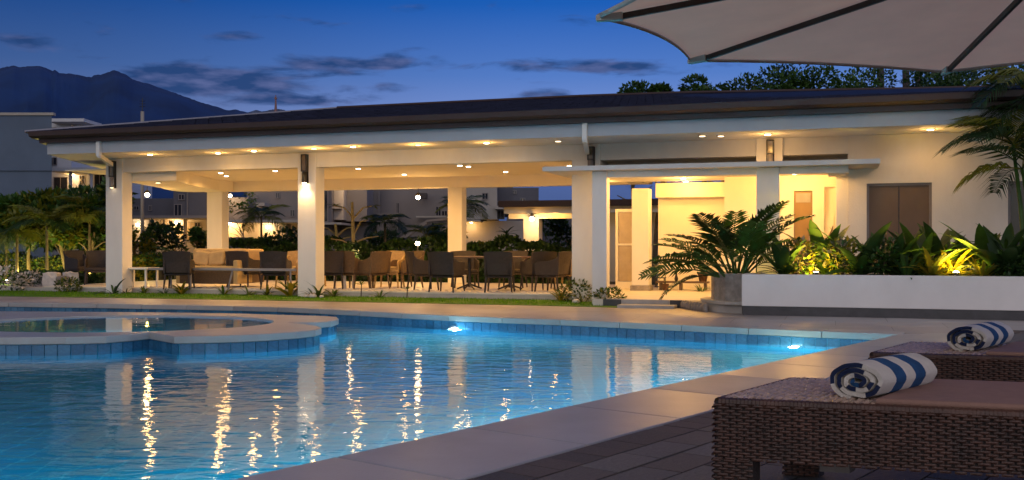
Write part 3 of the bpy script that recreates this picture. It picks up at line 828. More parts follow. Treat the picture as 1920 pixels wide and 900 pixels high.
# ================================================================== FURNITURE IN THE PAVILION
FZ = .140
def arm_chair(name, label, mt, legm, group, cushion=None, w=.62, taper=.03):
    t = thing(name, label, 'chair', (0, 0, 0), 0, group)
    hw = w / 2
    m = MB(); m.box(-hw + .04, hw - .04, -.24, .29, .36, .44); m.box(-hw + .05, hw - .05, -.22, .28, .31, .36); m.obj('seat', mt, t, bevel=.02)
    # curved back, facing +y is the front
    m = MB(); n_ = 8; vs = []
    for k in range(n_ + 1):
        f = k / n_; x = (-1 + 2 * f); bow = (1 - x * x) * .06
        for (z, yy, sx) in ((.38, -.25, hw - .03), (.62, -.28, hw - .005), (.86, -.34, hw + .0)):
            for th in (0, .035): vs.append((x * sx, yy - bow + th, z + (.02 * (1 - x * x) if z > .8 else 0)))
    fs = []
    for k in range(n_):
        a = k * 6; b = a + 6
        for j in (0, 2):
            fs += [(a + j, b + j, b + j + 2, a + j + 2), (a + j + 1, a + j + 3, b + j + 3, b + j + 1)]
        fs += [(a + 4, b + 4, b + 5, a + 5), (a, a + 1, b + 1, b)]
    fs += [(0, 2, 3, 1), (2, 4, 5, 3)]; e_ = n_ * 6; fs += [(e_, e_ + 1, e_ + 3, e_ + 2), (e_ + 2, e_ + 3, e_ + 5, e_ + 4)]
    m.add(vs, fs); m.obj('backrest', mt, t)
    for s_ in (-1, 1):
        m = MB(); x0 = s_ * (hw - .01); x1 = s_ * (hw - .05)
        pr = [(-.30, .36), (.27, .36), (.29, .60), (.22, .655), (-.05, .67), (-.22, .72), (-.32, .80)]
        vs = [(x0, y, z) for y, z in pr] + [(x1, y, z) for y, z in pr]; k = len(pr)
        m.add(vs, [tuple(range(k)), tuple(reversed(range(k, 2 * k)))] + [(i, i + k, (i + 1) % k + k, (i + 1) % k) for i in range(k)])
        m.obj('arm', mt, t, bevel=.008)
        for y_ in (-.24, .25):
            m = MB(); m.tube([(s_ * (hw - .05), y_, .34), (s_ * (hw - .02), y_ + (.03 if y_ > 0 else -.05), 0)], [.027, .018], 6); m.obj('leg', legm, t)
    if cushion:
        m = MB(); m.box(-hw + .06, hw - .06, -.2, .27, .442, .50); m.obj('cushion', cushion, t, bevel=.02)
    return t
def put(t, px, D, facing, first, label=None, sc=1.0, group=None):
    o_ = t if first else copy_tree(t)
    p_ = at(px, 500, D)
    o_.location = (p_.x, p_.y, FZ)
    o_.rotation_euler = (0, 0, math.atan2(facing[1], facing[0]) - PI / 2)
    o_.scale = (sc, sc, sc)
    if label: o_['label'] = label
    if group: o_['group'] = group
    return o_
G1 = 'dark wicker dining chairs in the pavilion'
dk = arm_chair('dining_chair', 'dark wicker chair with its back to the pool, left of the dining table', M_chair, M_chair, G1)
put(dk, 838, 22.0, (.38, .92), True)
put(dk, 937, 21.9, (.10, 1), False, 'dark wicker chair with its back to the pool at the middle of the dining table')
put(dk, 1008, 22.6, (-.45, .9), False, 'dark wicker chair turned left behind the right end of the dining table')
put(dk, 1036, 22.2, (-.85, .5), False, 'dark wicker chair seen from its side beside the wide right column')
put(dk, 793, 23.0, (.9, .35), False, 'dark wicker chair in profile at the left end of the dining table')
put(dk, 872, 24.3, (.2, -1), False, 'dark wicker chair behind the dining table, left of the rear column')
put(dk, 962, 24.3, (-.2, -1), False, 'dark wicker chair behind the dining table, right of the rear column')
put(dk, 622, 23.6, (-.05, 1), False, 'dark wicker chair just right of the middle front column')
put(dk, 518, 23.4, (0, 1), False, 'dark wicker chair just left of the middle front column, back to the pool')
put(dk, 336, 23.6, (-.12, 1), False, 'dark wicker chair at the left end of the tan sofa behind the rail')
put(dk, 458, 24.3, (.3, .9), False, 'dark wicker chair with rounded back between sofa and middle column')
put(dk, 1052, 24.0, (-1, -.1), False, 'dark wicker chair half hidden behind the wide right column')
G2 = 'brown wicker chairs left of the dining table'
bk = arm_chair('lounge_chair', 'brown wicker chair beside the small white table', M_chairb, M_chairb, G2, w=.64)
put(bk, 660, 23.7, (.5, .85), True)
put(bk, 697, 23.6, (-.75, .6), False, 'brown wicker chair turned left, second from the small white table')
put(bk, 762, 24.3, (-.8, -.5), False, 'brown wicker chair with a curved side by the dark profile chair')
tk = arm_chair('tan_chair', 'tan wicker chair facing the pool between the brown chairs', M_chairt, M_chairt, 'tan wicker chairs in the pavilion', cushion=M_sofa)
put(tk, 730, 24.2, (-.15, -1), True)
put(tk, 548, 24.4, (-.3, -.9), False, 'tan wicker chair half hidden behind the middle front column')
put(tk, 588, 25.2, (.2, -1), False, 'tan wicker chair farther back, behind the middle front column')
put(tk, 1068, 23.2, (-.8, .3), False, 'tan wicker chair against the wide right column')

def table(name, label, px, D, w, d, h, top, ped=True, rz=0):
    p_ = at(px, 500, D); t = thing(name, label, 'table', (p_.x, p_.y, FZ), BA + rz)
    m = MB(); m.box(-w / 2, w / 2, -d / 2, d / 2, h - .045, h); m.obj('tabletop', top, t, bevel=.01)
    if ped:
        for s_ in (-1, 1):
            m = MB(); m.tube([(s_ * w * .28, 0, .05), (s_ * w * .28, 0, h - .045)], .04, 8)
            m.obj('pedestal', M_dark, t)
            m = MB()
            for a in range(4): m.tube([(s_ * w * .28, 0, .12), (s_ * w * .28 + math.cos(a * PI / 2 + .7) * .3, math.sin(a * PI / 2 + .7) * .3, .015)], [.025, .018], 6)
            m.obj('foot', M_dark, t)
    else:
        for sx in (-1, 1):
            for sy in (-1, 1):
                m = MB(); m.box(sx * (w / 2 - .04) - .02, sx * (w / 2 - .04) + .02, sy * (d / 2 - .04) - .02, sy * (d / 2 - .04) + .02, 0, h - .046); m.obj('leg', top, t)
    return t
table('dining_table', 'long dark dining table behind the row of dark wicker chairs', 918, 23.2, 1.75, .85, .76, M_wood)
table('small_table', 'small pale table between the brown and dark chairs right of the middle column', 645, 23.9, .34, .5, .62, M_white, False)
table('side_table', 'low pale table beside the tan sofa in the left bay', 262, 24.3, .75, .5, .48, M_white, False)

# tan sofa in the left bay
p_ = at(402, 500, 24.3); sf = thing('sofa', 'long tan sofa with loose cushions in the left bay of the pavilion', 'sofa', (p_.x, p_.y, FZ), BA + .05)
m = MB(); m.box(-.72, .72, -.36, .36, .10, .40); m.obj('base', M_chairb, sf, bevel=.02)
m = MB(); m.box(-.70, .70, -.34, .22, .40, .52); m.obj('seat_cushion', M_sofa, sf, bevel=.03)
m = MB(); m.box(-.72, .72, .20, .38, .40, .93); m.obj('backrest', M_sofa, sf, bevel=.05)
for s_ in (-1, 1):
    m = MB(); m.box(s_ * .76 - .06, s_ * .76 + .06, -.36, .36, .10, .66); m.obj('arm', M_sofa, sf, bevel=.03)
for x, c_, r_ in ((-.45, M_sofa, .12), (.0, M_sofa, -.1), (.42, M_chairt, .15)):
    m = MB(); m.box(-.21, .21, -.07, .07, 0, .36); q_ = m.obj('pillow', c_, sf, bevel=.05); q_.location = (x, .12, .52); q_.rotation_euler = (-.25, r_, 0)
p_ = at(452, 500, 24.9); s2 = thing('sofa', 'short tan sofa behind the dark chair right of the long sofa', 'sofa', (p_.x, p_.y, FZ), BA + .1)
m = MB(); m.box(-.45, .45, -.36, .36, .10, .40); m.obj('base', M_chairb, s2, bevel=.02)
m = MB(); m.box(-.45, .45, .20, .36, .40, .92); m.obj('backrest', M_sofa, s2, bevel=.05)
m = MB(); m.box(-.44, .44, -.34, .2, .40, .52); m.obj('seat_cushion', M_sofa, s2, bevel=.03)
# low rail along the left bay
rl = thing('handrail', 'low grey metal rail along the left bay of the pavilion', 'rail', B(-2.6, .30, 0), BA)
m = MB(); m.box(-2.30, 2.40, -.035, .035, .565, .625); m.obj('rail', M_steel, rl, bevel=.008)
for x, k in ((-.92, 0), (-.38, 0), (.62, .12), (-2.2, 0), (2.25, 0)):
    m = MB(); m.tube([(x + k, 0, .565), (x, 0, .13)], .022, 8); m.obj('post', M_steel, rl)

# garden seats beyond the left column
p_ = at(183, 500, 26.5); t = put(dk, 183, 26.2, (.3, -.9), False, 'dark wicker chair on the lawn left of the leftmost column'); 
t = put(dk, 152, 27.4, (.8, -.5), False, 'dark wicker chair behind the pale rocks left of the pavilion')
for k, (px, D, w_, h_, c_) in enumerate(((98, 26.0, .26, .30, M_rock), (118, 25.9, .20, .22, M_houseg), (132, 26.4, .24, .30, M_rock), (87, 26.6, .16, .22, M_stone))):
    p_ = at(px, 500, D); t = thing('garden_rock', ('largest pale square rock beside the platform wing at the left', 'low grey rock between the two pale rocks at the left', 'pale rounded rock nearest the leftmost column', 'small dark rock left of the pale square rock')[k], 'rock', (p_.x, p_.y, .09), .3 * k)
    bmm = bmesh.new(); bmesh.ops.create_cube(bmm, size=1); bmesh.ops.subdivide_edges(bmm, edges=bmm.edges[:], cuts=3, use_grid_fill=True)
    for v_ in bmm.verts:
        d_ = v_.co.normalized() * .62; v_.co = v_.co.lerp(d_, .45) * (1 + random.uniform(-.09, .09)); v_.co.x *= w_ * 1.5; v_.co.y *= w_ * 1.2; v_.co.z = (v_.co.z + .5) * h_ * 1.2
    me = bpy.data.meshes.new('rock'); bmm.to_mesh(me); bmm.free(); me.materials.append(c_); inst('body', me, t)
pbox('platform_wing', M_conc, -9.0, -7.31, .45, 2.4, -.05, .10)

# ================================================================== SUN LOUNGERS
LU = Vector((.954, -.299)); LS = Vector((.603, .798))
LA = Vector((.875, 4.435)); LW = .88; LL = 1.95; LT = .48
def q3(a, b, z): p = LU * a + LS * b; return Vector((p.x, p.y, z))
lg = thing('sun_lounger', 'near dark wicker sun lounger with brown cushion at the bottom right of the picture', 'sun lounger', (LA.x, LA.y, 0), 0, 'wicker sun loungers')
# inner body (dark board behind the weave)
def skew_box(m, a0, a1, b0, b1, z0, z1, mi=0):
    vs = [q3(a, b, z) for z in (z0, z1) for a, b in ((a0, b0), (a1, b0), (a1, b1), (a0, b1))]
    m.add(vs, [(0, 3, 2, 1), (4, 5, 6, 7), (0, 1, 5, 4), (1, 2, 6, 5), (2, 3, 7, 6), (3, 0, 4, 7)], mi)
m = MB(); skew_box(m, .012, LL - .012, .012, LW - .012, .225, LT - .008); fr = m.obj('frame', M_chair, lg)
def weave(m, P, ax, ay, w, h, du=.029, dv=.0130, out=None, amp=.009, tk=1.0):
    """over-and-under strands on a panel: P corner, ax/ay unit vectors, w/h size"""
    n_ = out if out is not None else ax.cross(ay).normalized()
    nu = max(1, round(w / du)); nv = max(1, round(h / dv)); du = w / nu; dv = h / nv
    for j in range(nv):
        jit = random.uniform(-.0006, .0006)
        for i in range(nu):
            if (i + j) % 2: continue
            c0 = P + ax * (i * du - du * .31) + ay * (j * dv + dv * .07 + jit)
            c0 = c0 + ay * random.uniform(-.0010, .0010); L_ = du * random.uniform(1.5, 1.72); H_ = dv * random.uniform(.78, .95); a_ = amp * random.uniform(.8, 1.15)
            vs = []
            for f, hgt in ((0, -.002), (.22, .62), (.5, 1.0), (.78, .62), (1, -.002)):
                b0 = c0 + ax * (L_ * f)
                t_ = i * du - du * .31 + L_ * f
                if t_ < 0: b0 = b0 - ax * t_
                elif t_ > w: b0 = b0 - ax * (t_ - w)
                vs += [b0 + n_ * (a_ * hgt * .55), b0 + ay * (H_ * .5) + n_ * (a_ * hgt), b0 + ay * H_ + n_ * (a_ * hgt * .55)]
            fs = []
            for k in range(4):
                o_ = k * 3; fs += [(o_, o_ + 3, o_ + 4, o_ + 1), (o_ + 1, o_ + 4, o_ + 5, o_ + 2)]
            m.add(vs, fs)
U3 = Vector((LU.x, LU.y, 0)); S3 = Vector((LS.x, LS.y, 0)); Z3 = Vector((0, 0, 1))
nf = Vector((LU.y, -LU.x, 0)); ns = Vector((-LS.y, LS.x, 0))      # outward normals of front and foot end
LEGW = .175
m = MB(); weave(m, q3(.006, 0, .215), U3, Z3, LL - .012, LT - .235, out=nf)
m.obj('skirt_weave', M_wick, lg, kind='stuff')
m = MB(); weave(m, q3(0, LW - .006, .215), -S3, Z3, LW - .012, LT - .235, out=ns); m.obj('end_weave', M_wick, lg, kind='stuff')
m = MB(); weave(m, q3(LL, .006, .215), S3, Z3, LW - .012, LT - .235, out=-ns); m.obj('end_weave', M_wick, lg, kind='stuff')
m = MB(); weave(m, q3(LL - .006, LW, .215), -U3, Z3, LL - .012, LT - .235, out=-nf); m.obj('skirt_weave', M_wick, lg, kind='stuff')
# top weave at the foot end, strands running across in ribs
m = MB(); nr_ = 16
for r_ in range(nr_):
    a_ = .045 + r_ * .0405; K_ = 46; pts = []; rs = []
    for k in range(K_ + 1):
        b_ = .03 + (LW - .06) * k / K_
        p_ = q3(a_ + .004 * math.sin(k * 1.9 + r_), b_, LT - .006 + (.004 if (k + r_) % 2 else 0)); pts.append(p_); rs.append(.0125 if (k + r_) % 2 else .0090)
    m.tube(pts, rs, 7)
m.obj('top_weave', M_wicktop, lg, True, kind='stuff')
# rounded rolled edge round the top
m = MB(); e_ = .020
m.tube([q3(e_, e_, LT - .018), q3(LL - e_, e_, LT - .018)], .021, 10); m.tube([q3(e_, e_, LT - .018), q3(e_, LW - e_, LT - .018)], .021, 10)
m.tube([q3(e_, LW - e_, LT - .018), q3(LL - e_, LW - e_, LT - .018)], .021, 10); m.tube([q3(LL - e_, e_, LT - .018), q3(LL - e_, LW - e_, LT - .018)], .021, 10)
m.obj('edge_roll', M_wick, lg, True)
# wrapped binding over the rolled edge
m = MB(); k = 0; 
def wraps(a, b, cnt):
    for i in range(cnt):
        f = (i + .5) / cnt; c_ = a.lerp(b, f); d = (b - a).normalized()
        m.tube([c_ - d * .0065, c_ + d * .0065], .0235 if i % 2 else .0225, 8, cap=False)
wraps(q3(e_, e_, LT - .018), q3(LL - e_, e_, LT - .018), 120); wraps(q3(e_, e_, LT - .018), q3(e_, LW - e_, LT - .018), 54)
m.obj('edge_binding', M_wick, lg, kind='stuff')
# legs
for (a0, b0) in ((0, 0), (LL - LEGW, 0), (0, LW - .09), (LL - LEGW, LW - .09)):
    m = MB(); skew_box(m, a0 + .008, a0 + LEGW - .004, b0 + .008, b0 + .085, 0.0, .222)
    l_ = m.obj('leg', M_chair, lg)
    m = MB()
    weave(m, q3(a0 + .004, b0, .004), U3, Z3, LEGW - .004, .215, out=nf)
    weave(m, q3(a0, b0 + .088, .004), -S3, Z3, .084, .215, out=ns)
    m.obj('leg_weave', M_wick, l_, kind='stuff')
# cushion: thin brown pad
m = MB(); skew_box(m, .66, LL - .01, .035, LW - .035, LT - .004, LT + .026); m.obj('cushion', M_cush, lg, bevel=.012)
# small bracket lying under the frame
m = MB(); skew_box(m, .33, .46, .35, .43, .12, .215); m.obj('underframe_block', M_frame, lg)
lg2 = copy_tree(lg); lg2.location = (2.226, 6.33, 0); lg2['label'] = 'farther dark wicker sun lounger behind the near one, its foot end towards the pool corner'

# rolled towels
M_tw = [mat('towel_white', (.80, .75, .68), .95, .08, 14, .8, 220), mat('towel_blue', (.012, .085, .24), .95, .2, 14, .8, 220), mat('towel_navy', (.008, .020, .075), .95, .2, 14, .8, 220)]
def towel():
    t = thing('rolled_towel', 'rolled blue and white striped towel lying on the near lounger', 'towel', (0, 0, 0), 0, 'rolled striped towels on the loungers')
    # spiral ribbon in the x-z plane, extruded along y (0 .. length)
    L_ = .56; RX, RZ = .131, .083; turns = 3.3; n_ = 140; th = .0225
    pts = []
    for k in range(n_ + 1):
        f = k / n_; a = turns * 2 * PI * f - turns * 2 * PI + 4.45 + 8 * PI
        r = .10 + .90 * f
        wob = 1 + .02 * math.sin(5 * a) + .015 * math.sin(9 * a + 1)
        pts.append((r * RX * math.cos(a) * wob, RZ * r * math.sin(a) * wob + RZ, a, f))
    m = MB(); bands = [0, .115, .20, .285, .37, .46, 1.0]; cols = [0, 1, 0, 1, 0, 0]
    bands = [0, .22, .40, .57, .76, 1.0]; cols = [0, 1, 0, 1, 0]
    ys = []
    for b in range(len(bands) - 1):
        k = 2 if b in (1, 3) else 3
        ys += [bands[b] + (bands[b + 1] - bands[b]) * i / k for i in range(k)]
    ys.append(1.0)
    def off(i, s):
        p0 = pts[max(0, i - 1)]; p1 = pts[min(n_, i + 1)]; d = Vector((p1[0] - p0[0], p1[1] - p0[1])).normalized(); nn = Vector((d.y, -d.x))
        return (pts[i][0] + nn.x * s, pts[i][1] + nn.y * s)
    nl = len(ys); vs = []
    def endoff(f, a): return -.010 * (1 - f) + .006 * math.sin(3 * a) + random.uniform(-.001, .001)
    for i in range(n_ + 1):
        o_ = off(i, th * .46); q_ = off(i, -th * .46); eo = endoff(pts[i][3], pts[i][2])
        for side in (o_, q_):
            for j, y in enumerate(ys):
                yy = y * L_ + (eo if j in (0,) else 0) - (eo if j == nl - 1 else 0)
                rr = .965 if j in (0, nl - 1) else 1
                vs.append((side[0] * rr, yy, (side[1] - RZ) * rr + RZ))
    fs = []; mi = []
    def bandcol(j):
        y = (ys[j] + ys[j + 1]) / 2
        for b in range(len(cols)):
            if bands[b] <= y < bands[b + 1]: return cols[b]
        return 0
    # face colours where the stripes of the folded cloth show at the ends
    seq = []
    for i in range(n_):
        f = i / n_
        c_ = 2
        if f < .16: c_ = 1
        elif f < .40: c_ = 0
        elif f < .60: c_ = 2
        elif f < .70: c_ = 0
        elif f < .765: c_ = 0
        elif f < .845: c_ = 2
        elif f < .90: c_ = 0
        elif f < .93: c_ = 0
        seq.append(c_)
    for i in range(n_):
        a = pts[i][2] % (2 * PI); f = i / n_
        # outermost turn: navy over the left half, white over the right
        if f > .66: seq[i] = 2 if (PI * .42 < a < PI * 1.05) else (2 if PI * 1.58 < a < PI * 1.92 else 0)
        elif f > .36: seq[i] = 2 if (PI * .35 < a < PI * 1.45 or a > PI * 1.75) else 0
        elif f > .12: seq[i] = 0 if PI * .55 < a < PI * 1.55 else 2
        else: seq[i] = 1
    for i in range(n_):
        a0 = i * 2 * nl; b0 = (i + 1) * 2 * nl
        for j in range(nl - 1):
            c_ = bandcol(j)
            fs.append((a0 + j, b0 + j, b0 + j + 1, a0 + j + 1)); mi.append(c_ if i > n_ * .6 else 0)
            fs.append((a0 + nl + j, a0 + nl + j + 1, b0 + nl + j + 1, b0 + nl + j)); mi.append(0)
        fs.append((a0, a0 + nl, b0 + nl, b0)); mi.append(seq[i])
        fs.append((a0 + nl - 1, b0 + nl - 1, b0 + 2 * nl - 1, a0 + 2 * nl - 1)); mi.append(seq[i])
    e1 = n_ * 2 * nl
    for j in range(nl - 1): fs.append((e1 + j, e1 + nl + j, e1 + nl + j + 1, e1 + j + 1)); mi.append(0)
    for i_, f_ in enumerate(fs): m.f.append(f_); m.m.append(mi[i_])
    m.v = vs
    o_ = m.obj('cloth', M_tw, t, True)
    ms = o_.modifiers.new('edge', 'EDGE_SPLIT'); ms.split_angle = math.radians(55)
    return t
tw = towel()
def place_towel(t, x, y, dx, dy, z): t.location = (x, y, z); t.rotation_euler = (0, 0, math.atan2(dy, dx) - PI / 2)
place_towel(tw, 1.50, 4.40, .404, .40, LT - .004)
tw2 = copy_tree(tw); tw2['label'] = 'rolled blue and white striped towel lying on the farther lounger'
place_towel(tw2, 2.87, 6.38, .45, .50, LT - .004)

# ================================================================== UMBRELLA
um = thing('parasol', 'large beige canvas parasol with dark wooden ribs above the loungers', 'parasol', (2.80, 4.90, 0))
UC = Vector((2.80, 4.90, 2.72)); RZ_ = 2.37
rim = [Vector((.4575, 5.37, 2.37)), Vector((1.1675, 6.625, 2.37)), Vector((3.01, 7.06, 2.37))]
for a_, r_ in ((39, 2.25), (-6, 2.25), (-51, 2.25), (-98, 2.25), (-147, 2.3)):
    rim.append(Vector((2.80 + r_ * math.cos(math.radians(a_)), 4.90 + r_ * math.sin(math.radians(a_)), 2.37)))
for i in range(8):
    a, b = rim[i], rim[(i + 1) % 8]
    sag = (.075, .0, .06, .06, .06, .06, .06, .10)[i]
    m = MB(); vs = []; K = 14; R_ = 10
    mid_ = (a + b) / 2; inn = (UC - mid_); inn.z = 0; inn.normalize()
    for r in range(R_ + 1):
        f = r / R_
        for k in range(K + 1):
            g = k / K
            e2 = a.lerp(b, g) + inn * (sag * 4 * g * (1 - g) )
            e2.z += .02 * 4 * g * (1 - g)
            p_ = UC.lerp(e2, f); p_.z += -.04 * 4 * f * (1 - f) * (4 * g * (1 - g)) * .6
            vs.append(p_ - UC)
    fs = []
    for r in range(R_):
        for k in range(K):
            q_ = r * (K + 1) + k; fs.append((q_, q_ + 1, q_ + K + 2, q_ + K + 1))
    m.add(vs, fs); o_ = m.obj('canopy_panel', M_canvas, um, True); o_.location = UC - Vector((2.80, 4.90, 0))
    # hem band hanging at the rim
    m = MB(); vs = []
    for k in range(K + 1):
        g = k / K; e2 = a.lerp(b, g) + inn * (sag * 4 * g * (1 - g)); e2.z += .02 * 4 * g * (1 - g)
        e3 = e2 - inn * .004
        vs += [e3 - Vector((2.8, 4.9, 0)) + Vector((0, 0, .005)), e3 - Vector((2.8, 4.9, .022)) + inn * .006]
    m.add(vs, [(2 * k, 2 * k + 1, 2 * k + 3, 2 * k + 2) for k in range(K)])
    o_ = m.obj('hem', M_hem, um, True); sm = o_.modifiers.new('thick', 'SOLIDIFY'); sm.thickness = .004
    # rib of this corner
    A = UC - Vector((2.8, 4.9, .035)); Bq = a - Vector((2.8, 4.9, .030))
    d = (Bq - A).normalized(); sd_ = d.cross(Z3).normalized() * .0125; up = Vector((0, 0, .016))
    E1 = A + (Bq - A) * .955
    m = MB(); vs = [A - sd_ - up, A + sd_ - up, A + sd_ + up, A - sd_ + up, E1 - sd_ - up, E1 + sd_ - up, E1 + sd_ + up, E1 - sd_ + up]
    m.add(vs, [(0, 1, 5, 4), (1, 2, 6, 5), (2, 3, 7, 6), (3, 0, 4, 7), (0, 3, 2, 1), (4, 5, 6, 7)]); rb = m.obj('rib', M_ribw, um, bevel=.003)
    # canvas pocket at the rib tip
    m = MB(); P0 = A + (Bq - A) * .945; P1 = Bq + d * .012; s2_ = sd_ * 1.9
    m.add([P0 - s2_ - up * 1.4, P0 + s2_ - up * 1.4, P0 + s2_ + up * 1.3, P0 - s2_ + up * 1.3, P1 - s2_ * .9 - up * .2, P1 + s2_ * .9 - up * .2, P1 + s2_ * .9 + up * 1.9, P1 - s2_ * .9 + up * 1.9],
          [(0, 1, 5, 4), (1, 2, 6, 5), (2, 3, 7, 6), (3, 0, 4, 7), (0, 3, 2, 1), (4, 5, 6, 7)]); m.obj('pocket', M_hem, rb, bevel=.006)
m = MB(); m.tube([(0, 0, .05), (0, 0, 2.70)], .024, 14); m.obj('pole', M_ribw, um, True)
m = MB(); m.lathe([(.07, 0), (.07, .06), (.03, .10)], 16, (0, 0, 2.62)); m.obj('hub', M_ribw, um)
m = MB(); m.lathe([(.26, 0), (.26, .05), (.06, .09), (.035, .3)], 20); m.obj('base', M_dark, um)

# ================================================================== PLANTER
pl = thing('planter', 'long low white planter wall with dark plinth in front of the right wing', 'planter', (O2.x, O2.y, 0), BA)
m = MB(); m.box(9.90, 18.5, -2.90, -2.72, .15, .672); m.box(9.90, 10.08, -2.719, -.93, .15, .672); m.obj('wall', mat('planter_plaster', (.72, .70, .69), .8, .05, 2.2, .15, 60, stretch=(1, 1, .8)), pl, bevel=.01)
m = MB(); m.box(9.915, 18.5, -2.885, -2.70, -.02, .149); m.box(9.915, 10.07, -2.69, -.93, -.02, .149); m.obj('plinth', M_darkstone, pl)
m = MB(); m.box(10.082, 18.5, -2.718, -.01, .1, .62); m.obj('soil', M_soil, pl)
m = MB(); prof = [(9.895, -2.55), (9.895, -.95), (9.40, -.95), (9.28, -1.35), (9.27, -1.75), (9.36, -2.1), (9.58, -2.38)]
if area(prof) < 0: prof = prof[::-1]
m.prism(prof, .14, .668); m.obj('curved_end', M_stone, pl, bevel=.02)
m = MB(); prof = [(9.897, -2.66), (9.897, -1.0), (9.1, -1.0), (9.05, -1.5), (9.12, -1.9), (9.35, -2.3), (9.6, -2.55)]
if area(prof) < 0: prof = prof[::-1]
m.prism(prof, .143, .20); m.obj('end_step', M_conc, pl, bevel=.015)

# ================================================================== PLANTS
def rot_to(d): return Vector(d).to_track_quat('Y', 'Z').to_euler()
def blade_mesh(name, mt, n_=7, wid=.16, fold=.25, curl=.55, tipf=1.0):
    m = MB(); vs = []
    for i in range(n_ + 1):
        f = i / n_; w = wid * (math.sin(PI * min(1, f * .93 + .07)) ** .7) * (1 - .15 * f)
        ang_ = -curl * f; y = math.sin(curl * f) / curl if curl else f; z = -(1 - math.cos(curl * f)) / curl if curl else 0
        vs += [(-w, y, z + w * fold), (0, y, z), (w, y, z + w * fold)]
    fs = []
    for i in range(n_): a = i * 3; fs += [(a, a + 1, a + 4, a + 3), (a + 1, a + 2, a + 5, a + 4)]
    m.add(vs, fs); return m.mesh(name, mt, True)
def frond_mesh(name, mt, nl=22, ll=.34, lw=.022, curl=.9, bow=.35, start=.18, taper=.75, rnd=.15, seed=1, up=.35):
    rr = random.Random(seed); m = MB(); pts = []
    K = 12
    for i in range(K + 1):
        f = i / K; pts.append(Vector((0, math.sin(curl * f) / curl, -(1 - math.cos(curl * f)) / curl)))
    m.tube(pts, [.010 * (1 - .7 * i / K) for i in range(K + 1)], 4, cap=False)
    for i in range(nl):
        f = start + (1 - start) * (i + .5) / nl
        k = f * K; i0 = min(K - 1, int(k)); p_ = pts[i0].lerp(pts[i0 + 1], k - i0); d = (pts[i0 + 1] - pts[i0]).normalized()
        l_ = ll * (math.sin(PI * (.15 + .85 * f) * .93) ** taper) * rr.uniform(1 - rnd, 1 + rnd)
        for s_ in (-1, 1):
            sd = Vector((s_, 0, 0)); dr = (sd * .85 + d * (.55 + rr.uniform(-.1, .1)) + Vector((0, 0, up * rr.uniform(.5, 1.2)))).normalized()
            q1 = p_ + dr * l_ * .5; q2 = p_ + dr * l_ + Vector((0, 0, -bow * l_)); wv = d * lw
            m.add([p_ - wv * .4, p_ + wv * .4, q1 + wv, q1 - wv, q2], [(0, 1, 2, 3), (3, 2, 4)])
    return m.mesh(name, mt)
def leaf_cloud(m, n_, c, rx, ry, rz, size, flat=False, mi=(0,), shell=.55, rnd=random):
    for k in range(n_):
        while True:
            x, y, z = (rnd.uniform(-1, 1) for _ in range(3)); r = math.sqrt(x * x + y * y + z * z)
            if shell < r < 1 or (r < 1 and rnd.random() < .25): break
        p_ = Vector((c[0] + x * rx, c[1] + y * ry, c[2] + z * rz))
        d = Vector((x + rnd.uniform(-.8, .8), y + rnd.uniform(-.8, .8), z + rnd.uniform(-.5, .9))).normalized()
        s_ = d.cross(Vector((rnd.uniform(-1, 1), rnd.uniform(-1, 1), 1))).normalized(); L_ = size * rnd.uniform(.6, 1.4); w = L_ * .3
        nn = d.cross(s_)
        m.add([p_, p_ + d * L_ * .45 + s_ * w + nn * w * .2, p_ + d * L_, p_ + d * L_ * .45 - s_ * w + nn * w * .2], [(0, 1, 2), (0, 2, 3)], rnd.choice(mi))

# leaf meshes (unit length along +y)
BL = {k: blade_mesh('leaf', v, wid=.105, curl=.75) for k, v in (('d', M_leafd), ('m', M_leafm), ('y', M_leafy), ('Y', M_leafyel), ('p', M_leafp))}
BN = {k: blade_mesh('leaf', v, wid=.065, curl=.9) for k, v in (('d', M_leafd), ('m', M_leafm), ('y', M_leafy), ('Y', M_leafyel), ('p', M_leafp))}
FR = [frond_mesh('frond', M_leafm, 20, .27, .021, .8, .25, .30, .8, seed=1), frond_mesh('frond', M_leafd, 20, .25, .020, 1.0, .3, .32, .8, seed=2)]
FRP = [frond_mesh('frond', M_leafy, 30, .46, .016, 1.1, .55, .14, .7, seed=3), frond_mesh('frond', M_leafd, 30, .42, .015, 1.3, .6, .14, .7, seed=4)]
FRC = [frond_mesh('frond', M_leafd, 34, .16, .010, .9, .1, .08, .5, seed=5), frond_mesh('frond', M_leafm, 34, .16, .010, 1.1, .1, .08, .5, seed=6)]

def spray(t, meshes, n_, L0, L1, el0, el1, base=(0, 0, 0), spread=.04, name='leaf', az0=0, az1=2 * PI, roll=.4):
    for k in range(n_):
        a = az0 + (az1 - az0) * (k + random.uniform(.1, .9)) / n_; el = random.uniform(el0, el1)
        d = Vector((math.cos(a) * math.cos(el), math.sin(a) * math.cos(el), math.sin(el)))
        l_ = random.uniform(L0, L1)
        q_ = d.to_track_quat('Y', 'Z').to_matrix().to_4x4() @ Matrix.Rotation(random.uniform(-roll, roll), 4, 'Y')
        o_ = inst(name, random.choice(meshes), t, (base[0] + math.cos(a) * spread, base[1] + math.sin(a) * spread, base[2]), q_.to_euler(), (l_, l_, l_))

